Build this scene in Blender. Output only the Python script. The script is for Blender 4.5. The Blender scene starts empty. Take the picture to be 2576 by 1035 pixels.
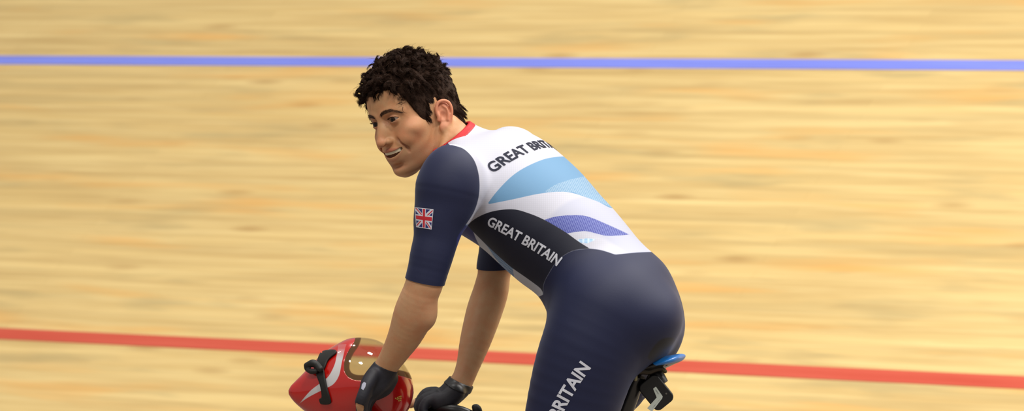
import bpy, bmesh, math, random, time
import numpy as np
from mathutils import Vector, Matrix
from mathutils.bvhtree import BVHTree
random.seed(7); rng = np.random.default_rng(7)
C = bpy.context.scene.collection
W, H = 2576, 1035
F32 = np.float32
T0 = time.time()
def log(*a): print('[%.1fs]' % (time.time()-T0), *a)

# ------------------------------------------------------------------ camera
PITCH = math.radians(3.8); DIST = 15.0; SC = 1200.0
cam_loc = np.array([0.0, -DIST, 1.30 + DIST*math.tan(PITCH)])
fwd = np.array([0, math.cos(PITCH), -math.sin(PITCH)]); upv = np.array([0, math.sin(PITCH), math.cos(PITCH)])
FPX = SC*DIST/math.cos(PITCH)
cd = bpy.data.cameras.new('camera'); cam = bpy.data.objects.new('camera', cd); C.objects.link(cam)
cam.location = cam_loc; cam.rotation_euler = (math.pi/2-PITCH, 0, 0)
cd.sensor_width = 36; cd.lens = 36*FPX/W; cd.clip_end = 200
cd.dof.use_dof = True; cd.dof.focus_distance = 14.95; cd.dof.aperture_fstop = 8.0
bpy.context.scene.camera = cam

def ray(px, py):
    return fwd + np.array([1.0, 0, 0])*((px-W/2)/FPX) - upv*((py-H/2)/FPX)
def P(px, py, y):
    """world point seen at a place of the photo, at depth y"""
    r = ray(px, py); t = (y-cam_loc[1])/r[1]
    return cam_loc + r*t
def to_px(p):
    q = p-cam_loc.astype(p.dtype)
    d = q@fwd.astype(p.dtype)
    return W/2+FPX*q[..., 0]/d, H/2-FPX*(q@upv.astype(p.dtype))/d

# ------------------------------------------------------------------ materials
def srgb(r, g, b):
    f = lambda c: (c/255/12.92) if c/255 <= .04045 else ((c/255+.055)/1.055)**2.4
    return (f(r), f(g), f(b), 1)
class NT:
    def __init__(s, name):
        s.m = bpy.data.materials.new(name); s.m.use_nodes = True
        s.n = s.m.node_tree.nodes; s.l = s.m.node_tree.links; s.b = s.n['Principled BSDF']
    def new(s, t, **k):
        nd = s.n.new(t)
        for a, v in k.items(): setattr(nd, a, v)
        return nd
    def link(s, a, b): s.l.new(a, b)
    def mix(s, fac, a, b, mode='MIX'):
        nd = s.n.new('ShaderNodeMix'); nd.data_type = 'RGBA'; nd.blend_type = mode
        for sock, v in ((nd.inputs[0], fac), (nd.inputs[6], a), (nd.inputs[7], b)):
            if hasattr(v, 'links'): s.l.new(v, sock)
            else: sock.default_value = v
        return nd.outputs[2]
    def math(s, op, a, b=None, clamp=False):
        nd = s.n.new('ShaderNodeMath'); nd.operation = op; nd.use_clamp = clamp
        for i, v in enumerate((a, b)):
            if v is None: continue
            if hasattr(v, 'links'): s.l.new(v, nd.inputs[i])
            else: nd.inputs[i].default_value = v
        return nd.outputs[0]
    def maprange(s, v, a, b, c=0, d=1):
        nd = s.n.new('ShaderNodeMapRange'); s.l.new(v, nd.inputs[0])
        for i, q in enumerate((a, b, c, d)): nd.inputs[i+1].default_value = q
        return nd.outputs[0]
    def attr(s, name):
        nd = s.n.new('ShaderNodeAttribute'); nd.attribute_name = name; return nd
    def noise(s, vec, scale, detail=3, rough=.5):
        nd = s.n.new('ShaderNodeTexNoise'); nd.inputs['Scale'].default_value = scale
        nd.inputs['Detail'].default_value = detail; nd.inputs['Roughness'].default_value = rough
        if vec is not None: s.l.new(vec, nd.inputs['Vector'])
        return nd.outputs['Fac']
    def bump(s, h, strength, dist):
        nd = s.n.new('ShaderNodeBump'); nd.inputs['Strength'].default_value = strength
        nd.inputs['Distance'].default_value = dist; s.l.new(h, nd.inputs['Height'])
        s.l.new(nd.outputs[0], s.b.inputs['Normal'])
    def objco(s, scale=(1, 1, 1)):
        t = s.n.new('ShaderNodeTexCoord'); m = s.n.new('ShaderNodeMapping'); m.inputs['Scale'].default_value = scale
        s.l.new(t.outputs['Object'], m.inputs['Vector']); return m.outputs[0]
def plain(name, col, rough=.5, metal=0, spec=.5, coat=0, vary=.06, sheen=0):
    t = NT(name); c2 = tuple(min(1, x*(1+vary)) for x in col[:3])+(1,); c1 = tuple(x*(1-vary) for x in col[:3])+(1,)
    f = t.noise(t.objco(), 40)
    t.link(t.mix(f, c1, c2), t.b.inputs['Base Color'])
    t.b.inputs['Roughness'].default_value = rough; t.b.inputs['Metallic'].default_value = metal
    t.b.inputs['Specular IOR Level'].default_value = spec; t.b.inputs['Coat Weight'].default_value = coat
    t.b.inputs['Coat Roughness'].default_value = .04; t.b.inputs['Sheen Weight'].default_value = sheen
    return t.m

# ------------------------------------------------------------------ object helpers
def tag(o, label=None, cat=None, group=None, kind=None):
    for k, v in (('label', label), ('category', cat), ('group', group), ('kind', kind)):
        if v: o[k] = v
    return o
def empty(name, loc, label, cat):
    o = bpy.data.objects.new(name, None); C.objects.link(o); o.location = loc; o.empty_display_size = .1
    return tag(o, label, cat)
def mesh_obj(name, v, f, mat, parent=None, attrs=None, smooth=True, colors=None):
    """one mesh object; v in world coordinates"""
    me = bpy.data.meshes.new(name)
    v = np.asarray(v, dtype=F32)
    if parent is not None: off = np.array(parent_loc(parent), dtype=F32); v = v-off
    if isinstance(f, np.ndarray):
        n = f.shape[1]; me.vertices.add(len(v)); me.vertices.foreach_set('co', v.ravel())
        me.loops.add(f.size); me.loops.foreach_set('vertex_index', f.ravel().astype(np.int32))
        me.polygons.add(len(f)); me.polygons.foreach_set('loop_start', np.arange(0, f.size, n, dtype=np.int32))
        me.polygons.foreach_set('loop_total', np.full(len(f), n, dtype=np.int32)); me.update(calc_edges=True); me.validate()
    else:
        me.from_pydata([tuple(map(float, p)) for p in v], [], f); me.update()
    me.polygons.foreach_set('use_smooth', [smooth]*len(me.polygons))
    for k, a in (attrs or {}).items():
        at = me.attributes.new(k, 'FLOAT', 'POINT'); at.data.foreach_set('value', np.asarray(a, dtype=F32))
    if colors is not None:
        at = me.attributes.new('tone', 'FLOAT_COLOR', 'POINT'); at.data.foreach_set('color', np.asarray(colors, dtype=F32).ravel())
    me.materials.append(mat)
    o = bpy.data.objects.new(name, me); C.objects.link(o)
    if parent is not None: o.parent = parent
    return o
def parent_loc(p):
    l = np.array(p.location, dtype=float)
    while p.parent is not None:
        p = p.parent; l = l+np.array(p.location)
    return l
class MB:
    def __init__(s): s.v = []; s.f = []
    def tube(s, pts, rad, n=12, closed=False, caps=True, flat=None):
        pts = [np.array(p, float) for p in pts]; m = len(pts); base = len(s.v)
        rad = rad if hasattr(rad, '__len__') else [rad]*m
        up = None
        for i in range(m):
            if closed: t = pts[(i+1) % m]-pts[i-1]
            else: t = pts[min(i+1, m-1)]-pts[max(i-1, 0)]
            t = t/np.linalg.norm(t)
            if up is None:
                a = np.array([0, 0, 1.]) if abs(t[2]) < .9 else np.array([1., 0, 0])
                up = a-t*(a@t)
            up = up-t*(up@t); up /= np.linalg.norm(up); sd = np.cross(t, up)
            fl = 1 if flat is None else flat
            for k in range(n):
                an = 2*math.pi*k/n
                s.v.append(pts[i]+rad[i]*(math.cos(an)*up*fl+math.sin(an)*sd))
        for i in range(m if closed else m-1):
            a = base+i*n; b = base+((i+1) % m)*n
            for k in range(n): s.f.append((a+k, a+(k+1) % n, b+(k+1) % n, b+k))
        if not closed and caps:
            s.f.append(tuple(base+k for k in range(n))[::-1]); s.f.append(tuple(base+(m-1)*n+k for k in range(n)))
    def prism(s, poly, ax, d):
        """poly: list of 3d points, extruded by vector d"""
        b = len(s.v); n = len(poly); d = np.array(d)
        for p in poly: s.v.append(np.array(p, float))
        for p in poly: s.v.append(np.array(p, float)+d)
        s.f.append(tuple(b+i for i in range(n))); s.f.append(tuple(b+n+i for i in range(n))[::-1])
        for i in range(n): s.f.append((b+i, b+n+i, b+n+(i+1) % n, b+(i+1) % n))
    def build(s, name, mat, parent=None, smooth=True):
        o = mesh_obj(name, np.array(s.v), s.f, mat, parent, smooth=smooth)
        bm = bmesh.new(); bm.from_mesh(o.data); bmesh.ops.recalc_face_normals(bm, faces=bm.faces); bm.to_mesh(o.data); bm.free()
        if smooth: o.data.set_sharp_from_angle(angle=math.radians(40))
        return o

# ------------------------------------------------------------------ signed distance toolkit
def smin(a, b, k):
    h = np.clip(.5+.5*(b-a)/k, 0, 1); return b+(a-b)*h-k*h*(1-h)
def smax(a, b, k): return -smin(-a, -b, k)
def catmull(tab, n):
    tab = np.array(tab, float); m = len(tab); out = []
    for i in range(m-1):
        p0 = tab[max(i-1, 0)]; p1 = tab[i]; p2 = tab[i+1]; p3 = tab[min(i+2, m-1)]
        for k in range(n):
            t = k/n
            out.append(.5*((2*p1)+(-p0+p2)*t+(2*p0-5*p1+4*p2-p3)*t*t+(-p0+3*p1-3*p2+p3)*t**3))
    out.append(tab[-1]); return np.array(out)
def chain(pts, n=4):
    """smooth tube through (x,y,z,r)"""
    tab = catmull(pts, n).astype(F32) if n > 1 else np.array(pts, F32)
    def f(p):
        d = None
        for i in range(len(tab)-1):
            a = tab[i, :3]; b = tab[i+1, :3]; ab = b-a; L = ab@ab+1e-12
            q = p-a; t = np.clip((q@ab)/L, 0, 1)
            e = np.sqrt(((q-t[:, None]*ab)**2).sum(1))-(tab[i, 3]+(tab[i+1, 3]-tab[i, 3])*t)
            d = e if d is None else np.minimum(d, e)
        return d
    return f
def pchain(pts, n=4):
    """(px,py,y,r_px)"""
    return chain([tuple(P(a, b, c))+(r/SC,) for a, b, c, r in pts], n)
def ell(c, r, R=None):
    c = np.array(c, F32); r = np.array(r, F32)
    Rm = None if R is None else np.array(R, F32)
    def f(p):
        q = p-c
        if Rm is not None: q = q@Rm      # columns of R = axes
        k0 = np.sqrt(((q/r)**2).sum(1)); k1 = np.sqrt(((q/(r*r))**2).sum(1))
        return k0*(k0-1)/(k1+1e-9)
    return f
def loft(o, A, U, V, st, n=6, e=2.0):
    """stations (s, cu, cv, ru, rv) along A from o; superellipse sections"""
    o = np.array(o, F32); A = np.array(A, F32); U = np.array(U, F32); V = np.array(V, F32)
    tab = catmull(st, n)
    ts = tab[:, 0]
    def f(p):
        q = p-o; s = q@A; u = q@U; v = q@V
        sc = np.clip(s, ts[0], ts[-1])
        cu, cv, ru, rv = [np.interp(sc, ts, tab[:, i]).astype(F32) for i in (1, 2, 3, 4)]
        k = (np.abs((u-cu)/ru)**e+np.abs((v-cv)/rv)**e)**(1/e)
        uu = (u-cu)/ru**2; vv = (v-cv)/rv**2
        g = np.sqrt(uu*uu+vv*vv)/np.maximum(k, 1e-4)
        d = (k-1)/np.maximum(g, 1e-3) if e == 2.0 else (k-1)*np.minimum(ru, rv)
        ds = np.abs(s-sc)
        return np.where(ds > 0, np.sqrt(np.maximum(d, 0)**2+ds**2)+np.minimum(d, 0)*(ds <= 0), d)
    return f
def poly2d(x, y, poly):
    """signed distance (negative inside) to a polygon, same unit as input"""
    poly = np.array(poly, float); n = len(poly)
    d = np.full(x.shape, 1e18); s = np.ones(x.shape)
    for i in range(n):
        ax, ay = poly[i]; bx, by = poly[i-1]
        ex, ey = bx-ax, by-ay; wx, wy = x-ax, y-ay
        t = np.clip((wx*ex+wy*ey)/(ex*ex+ey*ey+1e-12), 0, 1)
        d = np.minimum(d, (wx-ex*t)**2+(wy-ey*t)**2)
        c1 = y >= ay; c2 = y < by; c3 = ex*wy > ey*wx
        flip = (c1 & c2 & c3) | (~c1 & ~c2 & ~c3)
        s = np.where(flip, -s, s)
    return s*np.sqrt(d)
def smooth_poly(pts, n=6, closed=True):
    pts = np.array(pts, float); m = len(pts); out = []
    for i in range(m):
        p0, p1, p2, p3 = pts[i-1], pts[i], pts[(i+1) % m], pts[(i+2) % m]
        for k in range(n):
            t = k/n; out.append(.5*((2*p1)+(-p0+p2)*t+(2*p0-5*p1+4*p2-p3)*t*t+(-p0+3*p1-3*p2+p3)*t**3))
    return np.array(out)
def curve2d(pts, n=6): return [tuple(q) for q in catmull(pts, n)]

from concurrent.futures import ThreadPoolExecutor
POOL = ThreadPoolExecutor(4)
def surface(f, lo, hi, h, B=8):
    """sparse surface nets; returns verts, quads"""
    lo = np.array(lo, float); hi = np.array(hi, float)
    nb = np.ceil((hi-lo)/(h*B)).astype(int)
    g = np.stack(np.meshgrid(*[np.arange(k) for k in nb], indexing='ij'), -1).reshape(-1, 3)
    cen = (lo+(g+.5)*B*h).astype(F32)
    fc = np.concatenate(list(POOL.map(f, [cen[i:i+20000] for i in range(0, len(cen), 20000)])))
    g = g[np.abs(fc) < B*h*.87*1.6]
    loc = np.stack(np.meshgrid(*[np.arange(B+1)]*3, indexing='ij'), -1).reshape(-1, 3)
    Vid = []; Vpos = []; Ed = []
    N = nb*B+2
    def cid(c): return (c[..., 0].astype(np.int64)*N[1]+c[..., 1])*N[2]+c[..., 2]
    corners = np.array([(i, j, k) for i in (0, 1) for j in (0, 1) for k in (0, 1)])
    edges = [(a, b) for a in range(8) for b in range(a+1, 8) if np.abs(corners[a]-corners[b]).sum() == 1]
    CH = 60
    def work(s0):
        Vid = []; Vpos = []; Ed = []
        gg = g[s0:s0+CH]; n = len(gg)
        idx = gg[:, None, :]*B+loc[None]
        val = f((lo+idx.reshape(-1, 3)*h).astype(F32)).reshape(n, B+1, B+1, B+1)
        sg = val < 0
        cv = [val[:, i:B+i, j:B+j, k:B+k] for i, j, k in corners]
        cs = np.stack([c < 0 for c in cv], 0); tot = cs.sum(0)
        act = np.argwhere((tot > 0) & (tot < 8))
        if len(act) == 0: return Vid, Vpos, Ed
        a4 = tuple(act.T); vals = np.stack([c[a4] for c in cv], 1)
        acc = np.zeros((len(act), 3)); cnt = np.zeros(len(act))
        for a, b in edges:
            va, vb = vals[:, a], vals[:, b]; m = (va < 0) != (vb < 0)
            t = np.where(m, va/np.where(m, va-vb, 1), 0)
            acc += (corners[a]+(corners[b]-corners[a])*t[:, None])*m[:, None]; cnt += m
        cell = gg[act[:, 0]]*B+act[:, 1:]
        Vid.append(cid(cell)); Vpos.append(lo+(cell+acc/cnt[:, None])*h)
        for ax in range(3):
            sl0 = [slice(0, B)]*3; sl1 = [slice(0, B)]*3; sl1[ax] = slice(1, B+1)
            s_a = sg[(slice(None),)+tuple(sl0)]; s_b = sg[(slice(None),)+tuple(sl1)]
            e = np.argwhere(s_a != s_b)
            if len(e) == 0: continue
            Ed.append(np.concatenate([gg[e[:, 0]]*B+e[:, 1:], np.full((len(e), 1), ax), s_a[tuple(e.T)][:, None].astype(int)], 1))
        return Vid, Vpos, Ed
    for r in POOL.map(work, range(0, len(g), CH)):
        Vid += r[0]; Vpos += r[1]; Ed += r[2]
    ids = np.concatenate(Vid); pos = np.concatenate(Vpos); E = np.concatenate(Ed)
    o = np.argsort(ids); ids = ids[o]; pos = pos[o]
    quads = []
    for ax in range(3):
        e = E[E[:, 3] == ax]; b, c = (ax+1) % 3, (ax+2) % 3
        db = np.zeros(3, int); db[b] = 1; dc = np.zeros(3, int); dc[c] = 1
        base = e[:, :3]; q = [base-db-dc, base-dc, base, base-db]
        k = [cid(x) for x in q]; ii = [np.clip(np.searchsorted(ids, x), 0, len(ids)-1) for x in k]
        ok = np.all([ids[i] == x for i, x in zip(ii, k)], 0)
        Q = np.stack(ii, 1); fl = e[:, 4] == 0; Q[fl] = Q[fl][:, ::-1]
        quads.append(Q[ok])
    return pos.astype(F32), np.concatenate(quads).astype(np.int32)
def clip_sheet(V, F, vals):
    """keep the side where every value is negative, cutting faces along the zero line"""
    V = [tuple(x) for x in V]
    for k in range(len(vals)):
        val = list(vals[k](np.array(V))); cache = {}; out = []
        def mid_(a, b):
            key = (min(a, b), max(a, b))
            if key not in cache:
                t_ = val[a]/(val[a]-val[b]); pa, pb = np.array(V[a]), np.array(V[b]); V.append(tuple(pa+(pb-pa)*t_)); val.append(0.0); cache[key] = len(V)-1
            return cache[key]
        for f in F:
            if all(val[i] <= 0 for i in f): out.append(f); continue
            if all(val[i] > 0 for i in f): continue
            g = []
            for i in range(len(f)):
                a, b = f[i-1], f[i]
                if (val[a] > 0) != (val[b] > 0): g.append(mid_(a, b))
                if val[b] <= 0: g.append(b)
            if len(g) > 2: out.append(tuple(g))
        F = out
    used = sorted({i for f in F for i in f}); m_ = {k: i for i, k in enumerate(used)}
    return np.array([V[i] for i in used]), [tuple(m_[i] for i in f) for f in F]
def normals(f, p, e=.0008):
    g = np.stack([f(p+np.array(d, F32))-f(p-np.array(d, F32)) for d in ((e, 0, 0), (0, e, 0), (0, 0, e))], 1)
    return g/(np.linalg.norm(g, axis=1)[:, None]+1e-9)

# ------------------------------------------------------------------ the setting: flat inner floor and banked wooden track
def ray_at_z(px, py, z):
    r = ray(px, py); t = (z-cam_loc[2])/r[2]; return cam_loc+r*t
RL = ray_at_z(0, 843, .43); RR = ray_at_z(2576, 967, .43)
tdir = (RR-RL)/np.linalg.norm(RR-RL); tlen = np.linalg.norm(RR-RL)
tperp = np.array([-tdir[1], tdir[0], 0]);                      # horizontally away from the camera
def bank(u): return math.radians(29.4+2.6*min(max(u/tlen, -1.5), 2.5))
def track_pt(u, v):
    a = bank(u); edge = RL+tdir*u-(tperp*math.cos(a)+np.array([0, 0, 1.])*math.sin(a))*.85
    return edge+(tperp*math.cos(a)+np.array([0, 0, 1.])*math.sin(a))*v
def strip(name, v0, v1, mat, lift=0, nv=8, **k):
    us = np.linspace(-14, 16, 121); vs = np.linspace(v0, v1, nv+1); V = []; uv = []
    for u in us:
        for v in vs:
            p = track_pt(u, v); a = bank(u)
            p = p+lift*(-tperp*math.sin(a)+np.array([0, 0, 1.])*math.cos(a)); V.append(p); uv.append((u, v))
    n = nv+1; F = []
    for i in range(120):
        for j in range(nv):
            a = i*n+j; F.append((a, a+n, a+n+1, a+1))
    o = mesh_obj(name, np.array(V), F, mat)
    ul = o.data.uv_layers.new(name='UVMap'); uv = np.array(uv)
    idx = np.zeros(len(o.data.loops), np.int32); o.data.loops.foreach_get('vertex_index', idx)
    ul.data.foreach_set('uv', uv[idx].ravel().astype(F32))
    return tag(o, kind='structure')
def wood_nodes(t, base=None):
    uvn = t.new('ShaderNodeUVMap'); uvn.uv_map = 'UVMap'
    def mp(sx, sy, lx=0, ly=0):
        m = t.new('ShaderNodeMapping'); m.inputs['Scale'].default_value = (sx, sy, 1); m.inputs['Location'].default_value = (lx, ly, 0)
        t.link(uvn.outputs[0], m.inputs['Vector']); return m.outputs[0]
    big = t.noise(mp(.35, 2.6), 1, 3); fine = t.noise(mp(1.0, 20), 1, 4, .6); streak = t.noise(mp(1.8, 38, 3, 1), 1, 3)
    c = t.mix(t.maprange(big, .3, .7), srgb(226, 190, 130), srgb(234, 202, 146))
    c = t.mix(t.maprange(fine, .34, .60), srgb(209, 174, 120), c)
    c = t.mix(t.maprange(streak, .45, .85), c, srgb(242, 212, 156))
    # plank tints: 4 cm boards laid along the track, 2.4 m long
    br = t.new('ShaderNodeTexBrick'); t.link(mp(1, 1), br.inputs['Vector']); br.offset = .37; br.squash = 1
    br.inputs['Scale'].default_value = 1; br.inputs['Brick Width'].default_value = 2.4; br.inputs['Row Height'].default_value = .042
    br.inputs['Mortar Size'].default_value = .0012; br.inputs['Mortar Smooth'].default_value = 1
    br.inputs['Color1'].default_value = (.95, .94, .92, 1); br.inputs['Color2'].default_value = (1.02, 1.02, 1.01, 1); br.inputs['Mortar'].default_value = (.80, .76, .70, 1)
    c = t.mix(1.0, c, br.outputs['Color'], 'MULTIPLY')
    # grey scuffs and orange-brown knots
    g = t.noise(mp(1.5, 9, 7, 3), 1, 3, .6); c = t.mix(t.maprange(g, .55, .70, 0, .62), c, srgb(186, 162, 118))
    g3 = t.noise(mp(.5, 16, 1, 8), 1, 2, .5); c = t.mix(t.maprange(g3, .55, .68, 0, .5), c, srgb(200, 170, 120))
    vo = t.new('ShaderNodeTexVoronoi'); vo.inputs['Scale'].default_value = 1; vo.inputs['Randomness'].default_value = 1; t.link(mp(2.6, 9, 2, 5), vo.inputs['Vector'])
    gate = t.noise(mp(1.1, 5, 9, 9), 1, 1)
    kn = t.math('MULTIPLY', t.maprange(vo.outputs['Distance'], .05, .22, 1, 0), t.maprange(gate, .42, .56))
    c = t.mix(t.math('MULTIPLY', kn, .5), c, srgb(172, 126, 76))
    g2 = t.noise(mp(1.2, 9, 17, 13), 1, 2, .5); c = t.mix(t.maprange(g2, .56, .72, 0, .55), c, srgb(236, 170, 92))
    return t.mix(1.0, c, (.91, .955, .88, 1), 'MULTIPLY'), mp
t = NT('track_wood'); c, mp = wood_nodes(t); t.link(c, t.b.inputs['Base Color']); t.b.inputs['Roughness'].default_value = .55; t.b.inputs['Specular IOR Level'].default_value = .25
M_wood = t.m
def paint(name, col, dark):
    t = NT(name); uvn = t.new('ShaderNodeUVMap'); uvn.uv_map = 'UVMap'
    m = t.new('ShaderNodeMapping'); m.inputs['Scale'].default_value = (1.3, 30, 1); t.link(uvn.outputs[0], m.inputs['Vector'])
    t.link(t.mix(t.maprange(t.noise(m.outputs[0], 1, 4, .6), .3, .7), dark, col), t.b.inputs['Base Color'])
    t.b.inputs['Roughness'].default_value = .5; t.b.inputs['Specular IOR Level'].default_value = .25; return t.m
tr = strip('floor_track', 0, 7.2, M_wood, nv=24)
strip('trim_1', .825, .885, paint('red_paint', srgb(208, 96, 76), srgb(196, 78, 60)), .0015, 1)
strip('trim_2', 2.43, 2.484, paint('blue_paint', srgb(136, 150, 246), srgb(118, 130, 222)), .0015, 1)
def floor():
    e0 = track_pt(-14, 0); e1 = track_pt(16, 0); V = []; F = []; uv = []
    n = 40
    for i in range(n+1):
        u = -14+30*i/n; e = track_pt(u, 0)
        zt = e[2]
        for w in (0, -4., -24.):
            q = e+tperp*w; q[2] = zt if w == 0 else 0
            V.append(q); uv.append((u, w))
    for i in range(n):
        for j in range(2): a = i*3+j; F.append((a+1, a+4, a+3, a))
    o = mesh_obj('floor', np.array(V), F, plain('inner_floor', srgb(122, 112, 102), .6, vary=.1), smooth=False)
    return tag(o, kind='structure')
floor()
log('track')

# ------------------------------------------------------------------ lights: rows of hall lamps hanging high over the track
def lamp(x, y, z, s, e, col=(1, .96, .9)):
    ld = bpy.data.lights.new('hall_lamp', 'AREA'); ld.shape = 'DISK'; ld.size = s; ld.energy = e; ld.color = col
    o = bpy.data.objects.new('hall_lamp', ld); C.objects.link(o); o.location = (x, y, z)
    o.rotation_euler = (Vector((x, y, z))-Vector((0, 2, 1))).to_track_quat('Z', 'Y').to_euler(); return o
for x, y, e in ((-5, -5, .55), (-1.5, -6.5, 1.1), (3, -5, 1.2), (7, -2, 1.5), (-7, 3, .15), (-2, 3, .6), (4, 4, 1.5), (8, 5, 1.8), (1, -1, 1.2), (12, 1, 1.2)):
    lamp(x, y, 9.0, 1.0, 205*e)
w = bpy.data.worlds.new('hall_air'); bpy.context.scene.world = w; w.use_nodes = True
w.node_tree.nodes['Background'].inputs[0].default_value = (1.0, .96, .90, 1); w.node_tree.nodes['Background'].inputs[1].default_value = .36
vs = bpy.context.scene.view_settings; vs.view_transform = 'Standard'; vs.look = 'None'; vs.gamma = 1; vs.exposure = 0; vs.use_curve_mapping = False

H_BODY = .0034
# ------------------------------------------------------------------ the rider: body as signed distance fields
A25 = math.radians(25); LEAN = math.radians(44)
dfw = np.array([-math.cos(A25), math.sin(A25), 0]); Lx = np.array([-math.sin(A25), -math.cos(A25), 0])
Ax = math.sin(LEAN)*dfw+math.cos(LEAN)*np.array([0, 0, 1.]); Dx = -math.cos(LEAN)*dfw+math.sin(LEAN)*np.array([0, 0, 1.])
O = P(1560, 760, .03)
TOR = loft(O, Ax, Lx, Dx, [
    (-.09, 0, -.030, .110, .060), (-.045, 0, -.018, .140, .096), (.0, 0, -.008, .152, .113), (.06, 0, -.007, .145, .113), (.12, 0, -.004, .141, .113), (.17, 0, -.009, .148, .118),
    (.21, 0, -.013, .158, .119), (.28, 0, -.018, .168, .122), (.35, 0, -.033, .174, .1275), (.40, 0, -.041, .164, .1235),
    (.44, 0, -.040, .130, .098), (.475, 0, -.046, .085, .054), (.50, 0, -.046, .050, .028)])
def sdf_cache(fs):
    return fs
# --- pelvis, glutes, thighs
PEL = ell(P(1555, 795, .03), (.125, .160, .125))
GLL = ell(P(1584, 800, -.045), (.105, .095, .074))
GLR = ell(P(1606, 820, .115), (.092, .085, .096))
LEGL = pchain([(1530, 790, -.055, 128), (1488, 875, -.065, 124), (1453, 980, -.065, 117), (1421, 1120, -.06, 103), (1402, 1310, -.055, 70),
               (1392, 1400, -.045, 56), (1425, 1500, -.04, 62), (1440, 1620, -.035, 46), (1440, 1790, -.03, 32)])
LEGR = pchain([(1570, 800, .12, 118), (1548, 900, .15, 118), (1500, 992, .19, 98), (1435, 1110, .21, 82), (1375, 1200, .215, 66),
               (1395, 1270, .22, 54), (1465, 1375, .22, 58), (1545, 1465, .22, 42), (1605, 1535, .22, 32)])
FOOTL = pchain([(1450, 1812, -.03, 34), (1400, 1835, -.02, 38), (1300, 1862, .015, 34), (1250, 1870, .03, 24)])
FOOTR = pchain([(1612, 1562, .22, 34), (1560, 1580, .22, 38), (1478, 1600, .225, 34), (1430, 1605, .235, 24)])
# --- shoulders and arms
TRAP = pchain([(1165, 385, .16, 50), (1155, 422, .06, 52), (1143, 458, -.03, 60)])
TRAPR = pchain([(1172, 388, .18, 48), (1232, 400, .26, 54), (1278, 402, .31, 75)])
DELT = ell(P(1137, 448, -.04), (.061, .064, .068))
ARML = pchain([(1128, 480, -.045, 78), (1120, 515, -.05, 71), (1106, 555, -.06, 60), (1097, 600, -.068, 51), (1084, 650, -.075, 48), (1069, 712, -.08, 42)])
FORL = pchain([(1068, 705, -.08, 41), (1056, 745, -.075, 47), (1041, 790, -.06, 50.5), (1022, 838, -.04, 44), (1000, 878, -.02, 36), (975, 918, -.0, 30), (955, 950, .01, 28)])
OLEC = ell(P(1070, 795, -.075), (.021, .02, .026))
ARMR = pchain([(1290, 402, .33, 74), (1288, 480, .34, 62), (1265, 580, .34, 50), (1246, 668, .335, 41)])
FORR = pchain([(1247, 665, .335, 39), (1236, 728, .33, 45), (1218, 785, .32, 46), (1196, 858, .295, 40), (1176, 925, .27, 30), (1158, 968, .255, 28), (1140, 985, .25, 26)])
# --- neck
NECK = pchain([(1075, 262, .195, 58), (1102, 318, .185, 59), (1128, 355, .175, 60), (1165, 400, .165, 66)])
STERN = pchain([(1135, 310, .150, 10), (1126, 345, .124, 10), (1108, 392, .112, 11), (1092, 425, .12, 12)])
def torso_sdf(p):
    d = TOR(p); d = smin(d, PEL(p), .05)
    return d
def legs_sdf(p):
    l = smin(LEGL(p), GLL(p), .022); r = smin(LEGR(p), GLR(p), .04)
    return l, r
def shape_sdf(p):
    """torso, legs and arms down to the wrist, without head"""
    d = torso_sdf(p); l, r = legs_sdf(p)
    d = smin(d, smin(l, r, .065), .04)
    d = smin(d, TRAP(p), .045); d = smin(d, TRAPR(p), .05); d = smin(d, NECK(p), .03)
    a = smin(DELT(p), ARML(p), .02); d = smin(d, a, .022)
    d = smin(d, ARMR(p), .03)
    return d
def arms_sdf(p):
    l = smin(FORL(p), OLEC(p), .02); l = smin(l, ARML(p), .012)
    return l, smin(FORR(p), ARMR(p), .01)
# --- hands: palm, four fingers and a thumb each
SKINTIP = None
def hand(parts): 
    def f(p):
        d = None
        for g, k in parts:
            e = g(p); d = e if d is None else smin(d, e, k)
        return d
    return f
HANDL = hand([(pchain([(958, 945, .01, 28), (942, 965, .0, 31), (931, 982, -.002, 25)]), .01), (pchain([(976, 952, .03, 24), (964, 972, .035, 24), (946, 988, .03, 18)]), .012),
    (pchain([(923, 985, -.025, 14), (914, 1008, -.034, 12.5), (910, 1036, -.02, 11), (918, 1052, .0, 9)]), .007),
    (pchain([(929, 990, .000, 14), (920, 1012, -.010, 12.5), (916, 1038, .005, 11), (924, 1054, .02, 9)]), .007),
    (pchain([(938, 990, .022, 13.5), (927, 1010, .018, 12), (921, 1034, .028, 11), (928, 1050, .045, 9)]), .007),
    (pchain([(949, 985, .042, 12), (936, 1003, .044, 10.5), (927, 1022, .05, 9.5), (930, 1038, .06, 8)]), .007),
    (pchain([(940, 945, -.02, 15), (925, 970, -.036, 14), (912, 998, -.045, 12.5), (905, 1018, -.043, 10.5), (908, 1034, -.035, 9)]), .009)])
HANDR = hand([(pchain([(1152, 975, .252, 27), (1130, 997, .25, 28), (1108, 1004, .25, 26)]), .01), (pchain([(1145, 990, .22, 22), (1125, 1008, .215, 24), (1105, 1012, .215, 22)]), .012),
    (pchain([(1095, 990, .285, 15), (1073, 993, .285, 14), (1056, 1018, .28, 12), (1066, 1040, .275, 9)]), .006),
    (pchain([(1092, 991, .262, 15.5), (1073, 995, .26, 14), (1053, 1023, .255, 11), (1066, 1044, .25, 9)]), .006),
    (pchain([(1092, 998, .238, 14), (1068, 1006, .234, 12.5), (1056, 1028, .23, 11), (1068, 1048, .226, 9)]), .006),
    (pchain([(1094, 1004, .214, 12.5), (1074, 1012, .21, 11), (1064, 1032, .205, 10), (1074, 1048, .202, 8)]), .006),
    (pchain([(1125, 995, .285, 15), (1095, 1010, .30, 14), (1066, 1018, .302, 12.5), (1044, 1015, .295, 11), (1032, 1020, .288, 9)]), .009)])

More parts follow.
